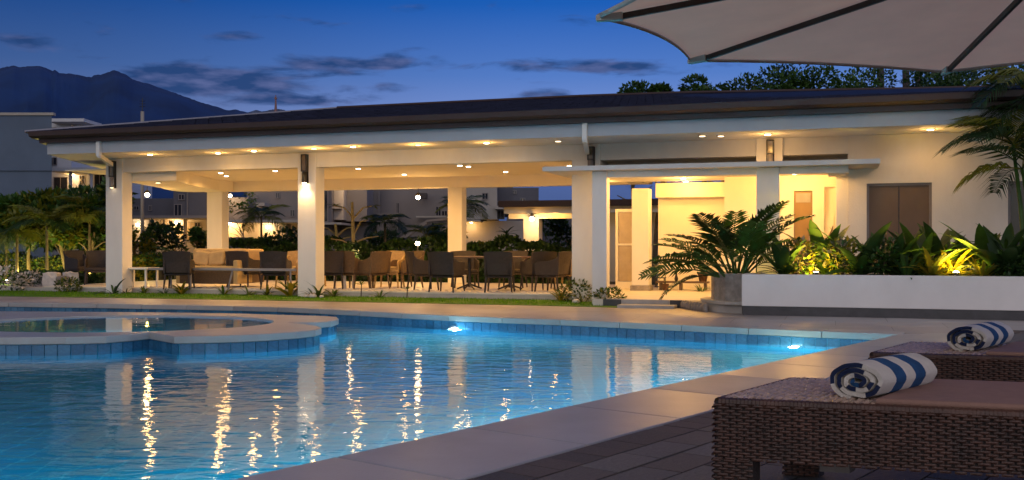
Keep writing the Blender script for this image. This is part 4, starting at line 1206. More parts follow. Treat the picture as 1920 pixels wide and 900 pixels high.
# --- big clump at the left end of the planter
def stem_clump(px, v, zb, label, stems, cat='plant'):
    u = None
    for it in range(40):
        uu = 5 + it * .35
    # solve u for the pixel column on the plane v
    r = Vector(((px - 960) / F, 1)); tt = (v + O2.dot(V)) / r.dot(V); p_ = r * tt
    t = thing('plant', label, cat, (p_.x, p_.y, zb), 0)
    return t, p_
t, p_ = stem_clump(1378, -2.2, .62, 'tall dark green clump of fringed fronds at the left end of the planter', 0)
cl = [(-.25, .1, 1.35, -2.9, .55), (-.18, .05, 1.25, -3.05, .8), (-.1, 0, 1.35, -2.7, 1.0), (0, 0, 1.35, -2.2, 1.2), (.1, .1, 1.5, -1.2, 1.38), (.18, 0, 1.45, -.4, 1.22), (.2, .1, 1.2, -.2, .95), (.1, -.1, 1.05, -1.0, .95),
      (-.3, .05, 1.25, -3.1, .35), (-.22, -.1, 1.05, -2.8, .7), (0, -.15, 1.0, -1.9, .85), (-.12, .2, 1.2, 2.9, .9), (.05, .2, 1.1, 1.6, 1.1), (.22, .05, 1.0, .3, .7), (-.28, .1, 1.1, -3.0, .15), (.12, -.1, 1.2, -1.4, 1.15), (-.05, .1, 1.4, -2.6, 1.25), (.05, -.12, .8, -2.5, .6)]
for (x, y, l_, az, el) in cl + [(a * 1.1, b + .15, c * .9, d + .35, min(1.35, e + .22)) for a, b, c, d, e in cl[3:10]]:
    l_ *= 1.12
    d = Vector((math.cos(az) * math.cos(el), math.sin(az) * math.cos(el), math.sin(el)))
    q_ = d.to_track_quat('Y', 'Z').to_matrix().to_4x4() @ Matrix.Rotation(random.uniform(-.5, .5), 4, 'Y')
    inst('frond', FR[0] if random.random() < .7 else FR[1], t, (x * .8, y, 0), q_.to_euler(), (l_, l_, l_))
    m = MB(); m.tube([(x * .8, y, -.02), tuple(Vector((x * .8, y, 0)) + d * l_ * .35)], [.022, .014], 5); m.obj('stem', M_leafm, t)
spray(t, [BL['d'], BL['m']], 10, .35, .6, .5, 1.2, (.1, 0, .55), .05)
spray(t, [BL['d'], BL['m']], 8, .3, .5, .2, 1.2, (-.2, 0, .75), .05)

# --- the row of plants along the planter
row = [  # px, v, kind, height, label
    (1418, -1.9, 'thin', .95, 'thin twiggy plant in front of the right canopy column in the planter'),
    (1470, -2.3, 'fan', .62, 'broad leaved green plant just right of the canopy column in the planter'),
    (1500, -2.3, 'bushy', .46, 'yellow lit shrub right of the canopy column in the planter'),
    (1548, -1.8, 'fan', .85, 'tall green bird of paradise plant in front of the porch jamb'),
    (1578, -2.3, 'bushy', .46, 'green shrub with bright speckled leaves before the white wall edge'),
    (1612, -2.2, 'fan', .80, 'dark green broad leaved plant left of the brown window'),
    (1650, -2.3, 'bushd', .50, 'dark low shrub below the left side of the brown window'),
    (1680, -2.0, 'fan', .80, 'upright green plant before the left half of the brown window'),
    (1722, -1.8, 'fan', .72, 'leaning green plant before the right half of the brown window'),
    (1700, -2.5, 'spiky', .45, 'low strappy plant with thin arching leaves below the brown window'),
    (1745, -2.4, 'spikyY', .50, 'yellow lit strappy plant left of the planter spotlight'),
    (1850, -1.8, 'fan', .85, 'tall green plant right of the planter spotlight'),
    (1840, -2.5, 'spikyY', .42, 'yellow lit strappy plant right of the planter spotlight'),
    (1880, -2.3, 'fand', .85, 'dark broad leaved plant at the right of the planter'),
    (1912, -2.2, 'fand', .75, 'dark leafy plant at the right picture edge in the planter'),
    (1895, -2.55, 'bushd', .30, 'low dark shrub at the front right of the planter'),
    (1770, -1.6, 'fan', .75, 'green plant behind the planter spotlight'),
]
for (px, v, kind, h, lab) in row:
    h *= 1.25
    t, p_ = stem_clump(px, v, .62, lab, 0)
    if kind == 'thin':
        spray(t, [BN['d']], 16, .25, .45, .2, 1.3, (0, 0, .35), .03); spray(t, [BN['m']], 10, .3, .5, .6, 1.4, (0, 0, .6), .05)
        m = MB(); m.tube([(0, 0, 0), (.02, 0, .95)], [.012, .006], 5); m.obj('stem', M_leafm, t)
    elif kind in ('fan', 'fand'):
        kk = ['d', 'm'] if kind == 'fan' else ['d', 'd']
        spray(t, [BL[c_] for c_ in kk], 12, h * .7, h * 1.25, .75, 1.45, (0, 0, 0), .06)
        spray(t, [BL[c_] for c_ in kk] + [BN['m']], 14, h * .4, h * .8, .25, .95, (0, 0, .05), .10)
        spray(t, [BL['m']], 5, h * .25, h * .45, .5, 1.2, (.04, 0, h * .45), .03)
    elif kind.startswith('bush'):
        ms_ = [M_leafy, M_leafm, M_leafyel, M_leafp] if kind == 'bushy' else [M_leafd, M_leafm]
        m = MB(); leaf_cloud(m, 420, (0, 0, h * .55), .30, .22, h * .55, .085, mi=tuple(range(len(ms_))))
        m.obj('foliage', ms_, t, kind='stuff'); m = MB()
        for k in range(5): m.tube([(0, 0, 0), (random.uniform(-.15, .15), random.uniform(-.1, .1), h * .6)], [.012, .006], 5)
        m.obj('stem', M_bark, t)
        spray(t, [BL['d' if kind == 'bushd' else 'm']], 6, .22, .38, .5, 1.3, (0, 0, .1), .08)
    else:
        spray(t, [BN['Y' if kind == 'spikyY' else 'm'], BN['y' if kind == 'spikyY' else 'd']], 26, h * .7, h * 1.2, .3, 1.35, (0, 0, 0), .05)
# the bromeliad over the spotlight
t, bp_ = stem_clump(1787, -2.22, .62, 'bright yellow lit bromeliad with thick arching leaves around the planter spotlight', 0)
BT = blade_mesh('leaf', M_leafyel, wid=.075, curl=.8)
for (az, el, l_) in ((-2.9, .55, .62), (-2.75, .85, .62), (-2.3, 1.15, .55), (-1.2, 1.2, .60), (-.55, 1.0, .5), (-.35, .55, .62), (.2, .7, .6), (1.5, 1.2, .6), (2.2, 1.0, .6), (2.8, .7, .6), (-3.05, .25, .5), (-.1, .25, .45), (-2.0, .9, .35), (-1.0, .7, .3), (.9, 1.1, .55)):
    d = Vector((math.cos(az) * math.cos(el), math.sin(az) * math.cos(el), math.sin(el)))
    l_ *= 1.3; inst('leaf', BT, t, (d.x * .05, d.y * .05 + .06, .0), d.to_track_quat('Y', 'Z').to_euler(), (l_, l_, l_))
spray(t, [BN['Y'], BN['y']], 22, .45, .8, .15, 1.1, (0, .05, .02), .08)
spt = thing('garden_spotlight', 'bright garden spotlight at the foot of the yellow plant in the planter', 'spotlight', (bp_.x - .10, bp_.y - .34, .62), 0)
m = MB(); m.lathe([(.02, 0), (.02, .03), (.045, .05), (.05, .10)], 12); m.obj('housing', M_dark, spt, True)
m = MB(); m.lathe([(.046, .102), (.035, .118), (.012, .125)], 12); m.obj('lens', emis('spot_lens', (1, .85, .35), 120), spt, True)
lamp('SPOT', (bp_.x - .10, bp_.y - .34, .755), 240, (1, .68, .06), .05, 168, .4, tuple(B(0, .55, 1) - B(0, 0, 0)))
for px, v, pw_, ln in ((1530, -2.64, 60, 'small garden spotlight hidden among the shrubs right of the canopy column'), (1400, -1.7, 12, 'small garden spotlight hidden in the tall clump at the left end of the planter')):
    t, q_ = stem_clump(px, v, .62, ln, 0, 'spotlight'); t.name = 'garden_spotlight'
    m = MB(); m.lathe([(.02, 0), (.02, .03), (.04, .05), (.045, .09)], 12); m.obj('housing', M_dark, t, True)
    m = MB(); m.lathe([(.04, .09), (.03, .10)], 12); m.obj('lens', M_bulbw, t)
    lamp('SPOT', (q_.x, q_.y, .74), pw_ * 1.6, (1, .66, .07), .05, 165, .5, tuple(B(0, .9, .8) - B(0, 0, 0)))

# --- palm at the right picture edge
t, q_ = stem_clump(1925, -1.9, .62, 'areca palm with drooping fronds at the right picture edge', 0, 'palm'); t.name = 'palm_tree'
stems = [((.3, 0, 0), (.28, 0, 1.6), (.1, 0, 3.1)), ((0, 0, 0), (-.10, 0, 1.2), (-.22, 0, 2.15)), ((.2, .1, 0), (.25, .1, 1.4), (.15, .1, 2.7)), ((.1, -.1, 0), (.0, -.1, 1.0), (-.12, -.1, 1.75))]
for si, st in enumerate(stems):
    m = MB(); m.tube(st, [.045, .035, .025], 8); m.obj('trunk', M_leafm if si else M_bark, t, True)
    top = st[-1]
    for k in range(11 if si < 2 else 7):
        a = 2 * PI * k / (11 if si < 2 else 7) + random.uniform(-.2, .2); el = random.uniform(.15, 1.1)
        d = Vector((math.cos(a) * math.cos(el), math.sin(a) * math.cos(el) * .7, math.sin(el))); l_ = random.uniform(.85, 1.2)
        inst('frond', random.choice(FRP), t, top, d.to_track_quat('Y', 'Z').to_euler(), (l_, l_, l_))

# --- small plants along the front of the pavilion
def small_plant(px, v, z, h, kind, label):
    t, q_ = stem_clump(px, v, z, label, 0); t.name = 'small_plant'; t['group'] = 'small plants along the pavilion front'
    if kind == 'c':
        spray(t, [BL['m'], BL['y']], 7, h * .6, h, .7, 1.4, (0, 0, 0), .02); spray(t, [BL['d'], BL['m']], 6, h * .4, h * .7, .3, 1.0, (0, 0, .02), .03)
    elif kind == 'y':
        spray(t, [BL['y'], BL['Y']], 9, h * .6, h, .6, 1.4, (0, 0, 0), .04); spray(t, [BL['y'], BL['m']], 12, h * .35, h * .6, .3, 1.2, (0, 0, h * .25), .08)
    elif kind == 'p':
        spray(t, [BL['p'], BL['d']], 14, h * .4, h * .8, .3, 1.4, (0, 0, .03), .08)
    elif kind == 'b':
        m = MB(); leaf_cloud(m, 420, (0, 0, h * .5), h * .9, h * .7, h * .5, .07, mi=(0, 1, 2)); m.obj('foliage', [M_leafd, M_leafm, M_leafy], t, kind='stuff')
    elif kind == 's':
        spray(t, [BN['d'], BN['m']], 12, h * .6, h, .3, 1.4, (0, 0, 0), .02)
    elif kind == 't':
        m = MB(); m.tube([(0, 0, 0), (.01, 0, h * .6)], .012, 5); m.obj('stem', M_barkd, t)
        spray(t, [BL['d'], BL['m']], 9, h * .25, h * .4, .2, 1.3, (0, 0, h * .6), .02)
sp = [(128, .22, .30, 'b', 'round leafy bush before the left wing of the platform'), (213, -.12, .42, 's', 'spiky plant at the left foot of the leftmost column'),
      (236, .1, .26, 's', 'small spiky plant right of the leftmost column'), (270, .2, .22, 'c', 'small leafy plant, second right of the leftmost column'), (340, .2, .30, 'y', 'yellow green plant before the dark chair in the left bay'),
      (420, .2, .26, 'c', 'small leafy plant below the tan sofa'), (466, .2, .26, 's', 'small upright plant below the rail, third from the middle column'), (500, .2, .26, 'c', 'small leafy plant below the rail, second from the middle column'),
      (543, .15, .48, 'y', 'bright yellow plant at the left foot of the middle column'), (590, -.2, .34, 'p', 'pale pinkish plant at the foot of the middle column'), (598, -.1, .40, 's', 'grey green spiky plant at the right foot of the middle column'),
      (626, .2, .26, 'c', 'small yellow green plant right of the middle column'), (677, .2, .34, 't', 'tall thin plant second right of the middle column'), (713, .2, .26, 's', 'small forked plant below the brown chairs'),
      (763, .2, .24, 't', 'small round headed plant left of the dining chairs'), (1052, .1, .30, 'y', 'yellow green plant left of the leafy bush by the wide column'), (1078, -.1, .36, 'b', 'leafy bush at the foot of the wide column'),
      (1094, -.4, .26, 'p', 'pinkish plant between the wide column and the slim canopy column'), (1142, -1.0, .28, 'b', 'small green bush right of the slim canopy column'), (308, .2, .20, 's', 'thin sprig between two platform plants in the left bay')]
for a in sp: small_plant(a[0], a[1], .0, a[2] * (1.2 if a[3] == 'b' else 1.4), a[3], a[4])
for k, (px, v, z, s_) in enumerate(((586, -.35, .05, .07), (575, -.3, .04, .05), (1080, -.6, .05, .06), (603, -.3, .04, .04))):
    t, q_ = stem_clump(px, v, z, ('round white stone before the middle column', 'smaller white stone left of the middle column foot', 'white stone before the bush at the wide column', 'tiny white stone right of the middle column foot')[k], 0, 'stone'); t.name = 'stone'
    m = MB(); m.lathe([(s_ * .4, -s_ * .7), (s_, -s_ * .3), (s_ * .95, s_ * .3), (s_ * .4, s_ * .75)], 10, sx=1.3); m.obj('body', M_rock, t, True)
# small white pebbles and lamps along the platform edge
m = MB()
for k in range(230):
    u = random.uniform(-4.6, 6.2); v = random.uniform(.44, 1.1) if u > -.3 else random.uniform(.44, .9)
    p_ = B(u, v, FZ + .008); s_ = random.uniform(.018, .05)
    m.lathe([(s_ * .6, -s_ * .2), (s_, 0), (s_ * .5, s_ * .35)], 6, (p_.x, p_.y, p_.z), sx=1.3)
m.obj('pebbles', M_rock, kind='stuff')

# ================================================================== HEDGES, TREES AND GARDEN BEHIND
def hedge(p0, p1, h, w, label, n_, mts, size=.10, zb=-.05):
    p0, p1 = Vector(p0), Vector(p1); d = (p1 - p0); ln = d.length
    t = thing('hedge', label, 'hedge', (p0.x, p0.y, zb), math.atan2(d.y, d.x))
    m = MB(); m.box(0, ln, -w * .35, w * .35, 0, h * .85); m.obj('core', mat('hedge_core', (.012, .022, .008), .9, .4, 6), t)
    m = MB()
    for k in range(n_):
        x = random.uniform(0, ln); face = random.random()
        hh = h * (1 + .10 * math.sin(x * 2.1) + .07 * math.sin(x * 5.3 + 1))
        if face < .45: y, z = random.uniform(-w / 2, w / 2), hh + random.uniform(-.12, .03)
        else: y, z = -w / 2 + random.uniform(-.02, .12), random.uniform(0, hh)
        dd = Vector((random.uniform(-1, 1), random.uniform(-1, .2), random.uniform(-.3, 1))).normalized(); s_ = dd.cross(Vector((random.uniform(-1, 1), 1, .3))).normalized(); L_ = size * random.uniform(.6, 1.5); w_ = L_ * .32
        p_ = Vector((x, y, z)); m.add([p_, p_ + dd * L_ * .5 + s_ * w_, p_ + dd * L_, p_ + dd * L_ * .5 - s_ * w_], [(0, 1, 2), (0, 2, 3)], random.randrange(len(mts)))
    m.obj('foliage', mts, t, kind='stuff'); return t
hedge(at(425, 0, 33).xy, at(1075, 0, 29.5).xy, 1.22, .9, 'dark leafy hedge seen behind the pavilion furniture', 9000, [M_leafd, M_leafm, M_leafd], .12)
hedge(at(-40, 0, 31).xy, at(210, 0, 30.5).xy, .86, .9, 'clipped green hedge under the trees left of the pavilion', 4200, [M_leafm, M_leafy, M_leafd], .07)
hedge(at(240, 0, 31).xy, at(430, 0, 33.5).xy, .75, 1.2, 'loose leafy hedge behind the left bay of the pavilion', 3600, [M_leafm, M_leafy, M_leafd, M_leafyel], .12)
hedge(at(40, 0, 27.6).xy, at(200, 0, 27.6).xy, .42, .6, 'low dark planting behind the garden seats at the left', 1800, [M_leafd], .09)

def tree(px, D, zt, crown, label, mts, n_=1600, trunks=1, size=.16, name='tree', lean=0, zb=-.05, bark=M_bark, cat='tree', branch=4, tw=.07):
    p_ = at(px, 0, D); t = thing(name, label, cat, (p_.x, p_.y, zb), 0)
    for k in range(trunks):
        a = 2 * PI * k / max(1, trunks); off = .18 if trunks > 1 else 0
        tx, ty = math.cos(a) * off, math.sin(a) * off
        top = Vector((tx * 3 + lean, ty * 2, zt * .62)); b0 = Vector((tx, ty, 0)); md_ = b0.lerp(top, .5) + Vector((random.uniform(-.1, .1), 0, 0))
        m = MB(); m.tube([b0, md_, top], [tw, tw * .75, tw * .5], 7)
        for q in range(branch):
            aa = random.uniform(0, 2 * PI); st = b0.lerp(top, random.uniform(.55, .95)); rr = random.uniform(.5, .9)
            en = Vector((st.x + math.cos(aa) * crown[0] * rr * .8, st.y + math.sin(aa) * crown[1] * rr * .8, st.z + random.uniform(.1, .45) * zt * .5))
            m.tube([st, st.lerp(en, .5) + Vector((0, 0, .08)), en], [tw * .5, tw * .32, tw * .15], 5)
        m.obj('trunk', bark, t, True)
    m = MB()
    ncl = max(5, int(crown[0] * 8))
    for c_ in range(ncl):
        a = random.uniform(0, 2 * PI); rr = random.uniform(.1, 1) ** .6; cz = random.uniform(-1, 1)
        cx, cy = math.cos(a) * crown[0] * rr * .8 + lean, math.sin(a) * crown[1] * rr * .8
        c0 = (cx, cy, zt - crown[2] + cz * crown[2] * .75)
        q_ = random.uniform(.28, .5)
        mi = random.choice([(0, 0, 1), (0, 1, 1), (0,), tuple(range(len(mts)))])
        leaf_cloud(m, n_ // ncl, c0, crown[0] * q_, crown[1] * q_, crown[2] * q_ * 1.1, size, mi=tuple(min(x, len(mts) - 1) for x in mi), shell=.2)
    m.obj('crown', mts, t, kind='stuff'); return t
T3 = [M_leafd, M_leafm, M_leafy]
TY = [M_leafm, M_leafy, M_leafyel]
Gt = 'small trees above the clipped hedge'
for (px, D, zt, cr_, lab, ms_, tk_) in (
        (55, 30, 2.75, (1.2, .7, .7), 'small spreading tree with lit yellow green crown at the left picture edge', TY, 1), (120, 30.5, 2.95, (1.2, .8, .85), 'small lit tree with twisted pale trunk, second from the left edge', T3, 1),
        (150, 31.5, 3.05, (1.3, .8, .95), 'dark crowned tree between the two lit small trees at the left', [M_leafd, M_leafm], 2), (10, 30.5, 2.5, (1.0, .7, .6), 'feathery tree cut by the left picture edge', TY, 1),
        (142, 29.7, 2.55, (.95, .7, .65), 'small lit tree with forked trunk right before the leftmost column', TY, 2), (188, 30.5, 3.0, (1.0, .8, 1.0), 'dark tree touching the leftmost column', T3, 1)):
    t = tree(px, D, zt, cr_, lab, ms_, 2400, tk_, .20); t['group'] = Gt
for (px, D) in ((52, 29.8), (104, 29.7), (142, 29.2), (178, 29.8), (12, 29.8)):
    p_ = at(px, 0, D); t = thing('garden_spotlight', 'small uplight at the foot of the tree at picture column %s left of the pavilion' % {52: 'two,', 104: 'three,', 142: 'four,', 178: 'five,', 12: 'one,'}[px], 'spotlight', (p_.x, p_.y, .0), 0, 'uplights under the small trees')
    t['label'] = {52: 'small uplight under the spreading tree nearest the left edge pair', 104: 'small uplight at the pale twisted trunk of the second small tree', 142: 'small uplight at the forked trunk of the small tree before the column', 178: 'small uplight at the foot of the dark tree touching the leftmost column', 12: 'small uplight under the feathery tree cut by the left edge'}[px]
    m = MB(); m.lathe([(.03, 0), (.05, .03), (.06, .12)], 10); m.obj('housing', M_dark, t)
    m = MB(); m.lathe([(.05, .121), (.03, .13)], 10); m.obj('lens', M_bulbw, t)
    lamp('POINT', (p_.x, p_.y - .40, .30), 32, (1, .78, .22), .05)

def palm(px, D, zt, nf_, fl, label, meshes, tw=.06, bark=M_bark, lean=0, name='palm_tree', elr=(.0, 1.1)):
    p_ = at(px, 0, D); t = thing(name, label, 'palm', (p_.x, p_.y, -.05), 0)
    m = MB(); K = 8; pts = [(lean * (i / K) ** 2, 0, zt * i / K) for i in range(K + 1)]
    m.tube(pts, [tw * (1.15 - .4 * i / K + (.06 if i % 2 else 0)) for i in range(K + 1)], 8); m.obj('trunk', bark, t, True)
    for k in range(nf_):
        a = 2 * PI * k / nf_ + random.uniform(-.25, .25); el = random.uniform(*elr)
        d = Vector((math.cos(a) * math.cos(el), math.sin(a) * math.cos(el), math.sin(el))); l_ = fl * random.uniform(.8, 1.15)
        inst('frond', random.choice(meshes), t, (lean, 0, zt), d.to_track_quat('Y', 'Z').to_euler(), (l_, l_, l_))
    return t
for (px, D, zt, fl, lab) in ((32, 29.4, 1.55, 1.0, 'feathery palm with lit fronds between the two leftmost trees'), (88, 29.2, 1.75, 1.1, 'feathery palm with drooping fronds left of the pale rocks'), (168, 29.6, 2.1, 1.1, 'feathery palm with dark fronds just left of the leftmost column')):
    palm(px, D, zt, 15, fl, lab, FRP, .045, elr=(-.1, 1.2))
palm(722, 34, 1.95, 13, .95, 'small dark palm behind the hedge in the middle bay', FRP, .05)
palm(812, 35, 1.55, 9, .8, 'small bent palm left of the rear column', FRP, .04, lean=-.25)
palm(765, 36, 1.3, 7, .6, 'thin little palm between the two other palms in the middle bay', FRP, .03)
palm(950, 32, 1.55, 9, .5, 'small potted looking palm left of the gazebo column', [BL['d'], BL['m']], .03)
for (px, D, zt, fl, lab) in ((334, 30.5, .70, .85, 'cycad with stiff arching fronds behind the dark chair in the left bay'), (372, 31, .62, .75, 'cycad with stiff fronds behind the tan sofa'), (300, 31, .5, .7, 'leafy cycad left of the dark chair in the left bay')):
    palm(px, D, zt, 20, fl, lab, FRC, .12, M_barkd, name='cycad', elr=(.1, 1.25))
# frangipani with lit pale trunk in the middle bay
for (px, D, zt, lab) in ((663, 31.5, 2.55, 'frangipani with bright lit trunk and flat branches right of the middle column'), (632, 33, 1.9, 'shorter frangipani trunk just right of the middle column')):
    p_ = at(px, 0, D); t = thing('frangipani', lab, 'tree', (p_.x, p_.y, -.05), 0)
    mb_ = mat('pale_bark', (.42, .34, .18), .8, .2, 8, .4, 30)
    m = MB(); m.tube([(.08, 0, 0), (0, 0, 1.2), (-.05, 0, zt)], [.10, .065, .04], 8); m.obj('trunk', mb_, t, True)
    for (x, z, zz) in ((-.6, zt * .95, zt * .8), (.6, zt * .95, zt * .8), (-.7, zt * .55, zt * .45), (.8, zt * .58, zt * .5), (.45, zt * .78, zt * .6), (-.5, zt * .3, zt * .25)):
        m = MB(); m.tube([(0, 0, zz), (x * .5, 0, z - .05), (x, random.uniform(-.2, .2), z)], [.035, .025, .015], 6); m.obj('branch', mb_, t, True)
        spray(t, [BL['m'], BL['y']], 9, .18, .32, -.1, .7, (x, 0, z), .03)
    lamp('POINT', (p_.x, p_.y - .35, .75), 14 if px == 663 else 5, (1, .72, .25), .05)
# small trees reaching up into the left part of the rear openings
tree(252, 33, 2.1, (.6, .5, .6), 'small round tree just right of the leftmost column', TY, 700, 1, .15)
tree(455, 40, 3.2, (.9, .7, .3), 'thin branched tree before the grey houses', [M_leafm, M_leafy], 260, 1, .12, bark=M_bark, tw=.04)
tree(505, 33, 1.3, (.9, .5, .35), 'broad leafy shrub rising above the hedge left of the middle column', [M_leafd, M_leafm], 900, 2, .16, name='shrub')

for (px, D, zt, cr_, lab, ms_) in ((300, 34, 1.9, (.9, .6, .55), 'broad dark shrub behind the cycads in the left bay', [M_leafd, M_leafm]), (395, 36, 2.3, (.7, .6, .6), 'leafy tree left of the left rear column', [M_leafm, M_leafy]),
                                 (540, 35, 1.75, (.9, .6, .5), 'dark shrub behind the middle column', [M_leafd, M_leafm]), (700, 37, 1.7, (1.0, .6, .45), 'dark shrub under the small palm in the middle bay', [M_leafd]),
                                 (835, 36, 1.9, (.7, .6, .6), 'dark tree just left of the right rear column', [M_leafd, M_leafm]), (905, 33, 1.6, (.6, .5, .35), 'lit shrub right of the right rear column', [M_leafm, M_leafy]), (1045, 37, 2.3, (.9, .6, .7), 'dark tree seen under the gazebo roof', [M_leafd, M_leafm])):
    tree(px, D, zt, cr_, lab, ms_, 900, 2, .17, name='shrub', tw=.04)
palm(490, 36, 2.2, 11, 1.0, 'slim palm before the lit garden wall left of the middle column', FRP, .045)
palm(872, 37, 2.6, 12, 1.0, 'tall slim palm just right of the right rear column', FRP, .045)
# trees behind the roof at the right
Gr = 'trees rising behind the pavilion roof'
for (px, D, zt, cr_, lab, ms_) in ((1215, 33, 6.35, (1.1, 1.0, .55), 'low leafy tree top at the left end of the trees behind the roof', [M_leafd, M_leafm]), (1345, 32, 6.75, (1.25, 1.1, .85), 'dark round tree top behind the roof under the parasol tip', [M_leafd, M_leafd, M_leafm]),
                                   (1440, 33, 6.95, (1.8, 1.2, 1.0), 'lighter green tree top behind the roof right of the dark one', [M_leafd, M_leafm, M_leafy]), (1550, 32, 6.75, (1.8, 1.2, .9), 'green tree top behind the roof below the parasol edge', [M_leafm, M_leafd, M_leafy]),
                                   (1680, 35, 7.3, (1.8, 1.2, 1.2), 'tall dark tree top behind the roof beside the bare trunks', [M_leafd, M_leafd, M_leafm]), (1850, 30, 6.9, (2.0, 1.2, 1.5), 'large dark tree top behind the roof at the right picture edge', [M_leafd, M_leafd, M_leafm]),
                                   (1780, 33, 6.9, (1.3, 1.0, 1.2), 'dark tree top behind the roof where the parasol pocket hangs', [M_leafd, M_leafm])):
    t = tree(px, D, zt, cr_, lab, [M_leafm if q is M_leafd and i_ else q for i_, q in enumerate(ms_)], 4300, 2, .13, tw=.09, branch=10); t['group'] = Gr  # brighter leaf colours stand in for light from below on these crowns
for k, (px, D) in enumerate(((1652, 36), (1700, 37), (1724, 37), (1762, 36))):
    p_ = at(px, 0, D); t = thing('bare_trunk', ('leftmost bare trunk behind the roof under the parasol', 'second bare trunk behind the roof, left of the close pair partner', 'third bare trunk behind the roof, right of its close neighbour', 'rightmost bare trunk behind the roof near the parasol pocket')[k], 'tree', (p_.x, p_.y, -.05), 0, 'bare trunks behind the roof')
    m = MB(); m.tube([(0, 0, 0), (.05, 0, 4), (-.03, 0, 7.6)], [.2, .16, .13], 8); m.obj('trunk', mat('grey_bark', (.13, .11, .12), .9, .3, 6), t, True)

# white flower clumps and pots at the far left
for k, (px, D, s_) in enumerate(((8, 24.6, .36), (40, 25.4, .24), (62, 26, .26))):
    p_ = at(px, 0, D); t = thing('flower_bush', ('large white flowering bush cut by the left picture edge', 'small white flowering bush, second from the left edge', 'white flowering bush right beside the two others at the left')[k], 'plant', (p_.x, p_.y, 0), 0)
    m = MB(); leaf_cloud(m, 260, (0, 0, s_), s_ * .9, s_ * .7, s_ * .8, .09, mi=(0, 0, 1)); m.obj('foliage', [M_rock, M_leafd], t, kind='stuff')
# pots and benches in the porch
def porch(px, v): r = Vector(((px - 960) / F, 1)); tt = (v + O2.dot(V)) / r.dot(V); return r * tt
q_ = porch(1283, 3.0); t = thing('bench', 'low wooden bench along the porch back wall', 'bench', (q_.x, q_.y, .14), BA)
m = MB(); m.box(-.62, .55, -.15, .15, .16, .20); m.obj('seat', M_wood, t)
for x in (-.55, -.1, .45): m = MB(); m.box(x, x + .05, -.12, .12, 0, .159); m.obj('leg', M_wood, t)
q_ = porch(1318, 2.95); t = thing('flower_pot', 'brown pot with leafy plant on the porch bench', 'pot', (q_.x, q_.y, .34), 0)
m = MB(); m.lathe([(.08, 0), (.12, .17), (.135, .17), (.135, .20), (.11, .19)], 14); m.obj('pot', M_pot, t, True); spray(t, [BL['m'], BL['d']], 9, .2, .4, .6, 1.4, (0, 0, .18), .03)
q_ = porch(1268, 2.95); t = thing('vase', 'slim dark vase with a drooping leaf in the porch', 'vase', (q_.x, q_.y, .34), 0)
m = MB(); m.lathe([(.03, 0), (.045, .05), (.02, .15), (.028, .2)], 12); m.obj('body', M_dark, t, True); spray(t, [BL['d']], 3, .2, .35, .6, 1.2, (0, 0, .2), .01)
q_ = porch(1238, 3.1); t = thing('lantern', 'small dark lantern box on the left end of the porch bench', 'lantern', (q_.x, q_.y, .20), BA)
m = MB()
for x in (-.11, .09):
    for y in (-.09, .07): m.box(x, x + .02, y, y + .02, 0, .20)
m.box(-.12, .12, -.10, .10, .2, .22); m.box(-.12, .12, -.10, .10, 0, .015); m.obj('frame', M_dark, t)
q_ = porch(1248, 2.7); t = thing('flower_pot', 'pot with one large drooping leaf at the left of the porch', 'pot', (q_.x, q_.y, .14), 0)
m = MB(); m.lathe([(.06, 0), (.08, .14), (.09, .15)], 12); m.obj('pot', M_pot, t, True)
m = MB(); m.tube([(0, 0, .14), (-.02, 0, .55)], .008, 5); m.obj('stem', M_leafd, t); spray(t, [BL['d']], 4, .25, .38, -.3, .5, (-.02, 0, .55), .01)
q_ = porch(1314, 2.4); t = thing('porch_shrub', 'small plant on the porch floor behind the curved planter end', 'plant', (q_.x, q_.y, .14), 0)
spray(t, [BL['m'], BL['d'], BN['m']], 14, .12, .25, .2, 1.3, (0, 0, 0), .06)
# picture in the porch niche
q_ = porch(1555, 1.70); t = thing('wall_art', 'pale wall panel with a dark curved stroke in the porch niche', 'picture', (q_.x, q_.y, 1.35), BA)
m = MB(); m.box(-.09, .09, -.02, .015, -.25, .40); m.obj('panel', M_cream, t)
m = MB(); m.tube([(-.07, -.03, -.08), (0, -.035, .0), (.05, -.03, .12), (.07, -.03, .2)], [.008, .02, .014, .005], 6); m.obj('stroke', M_wood, t)

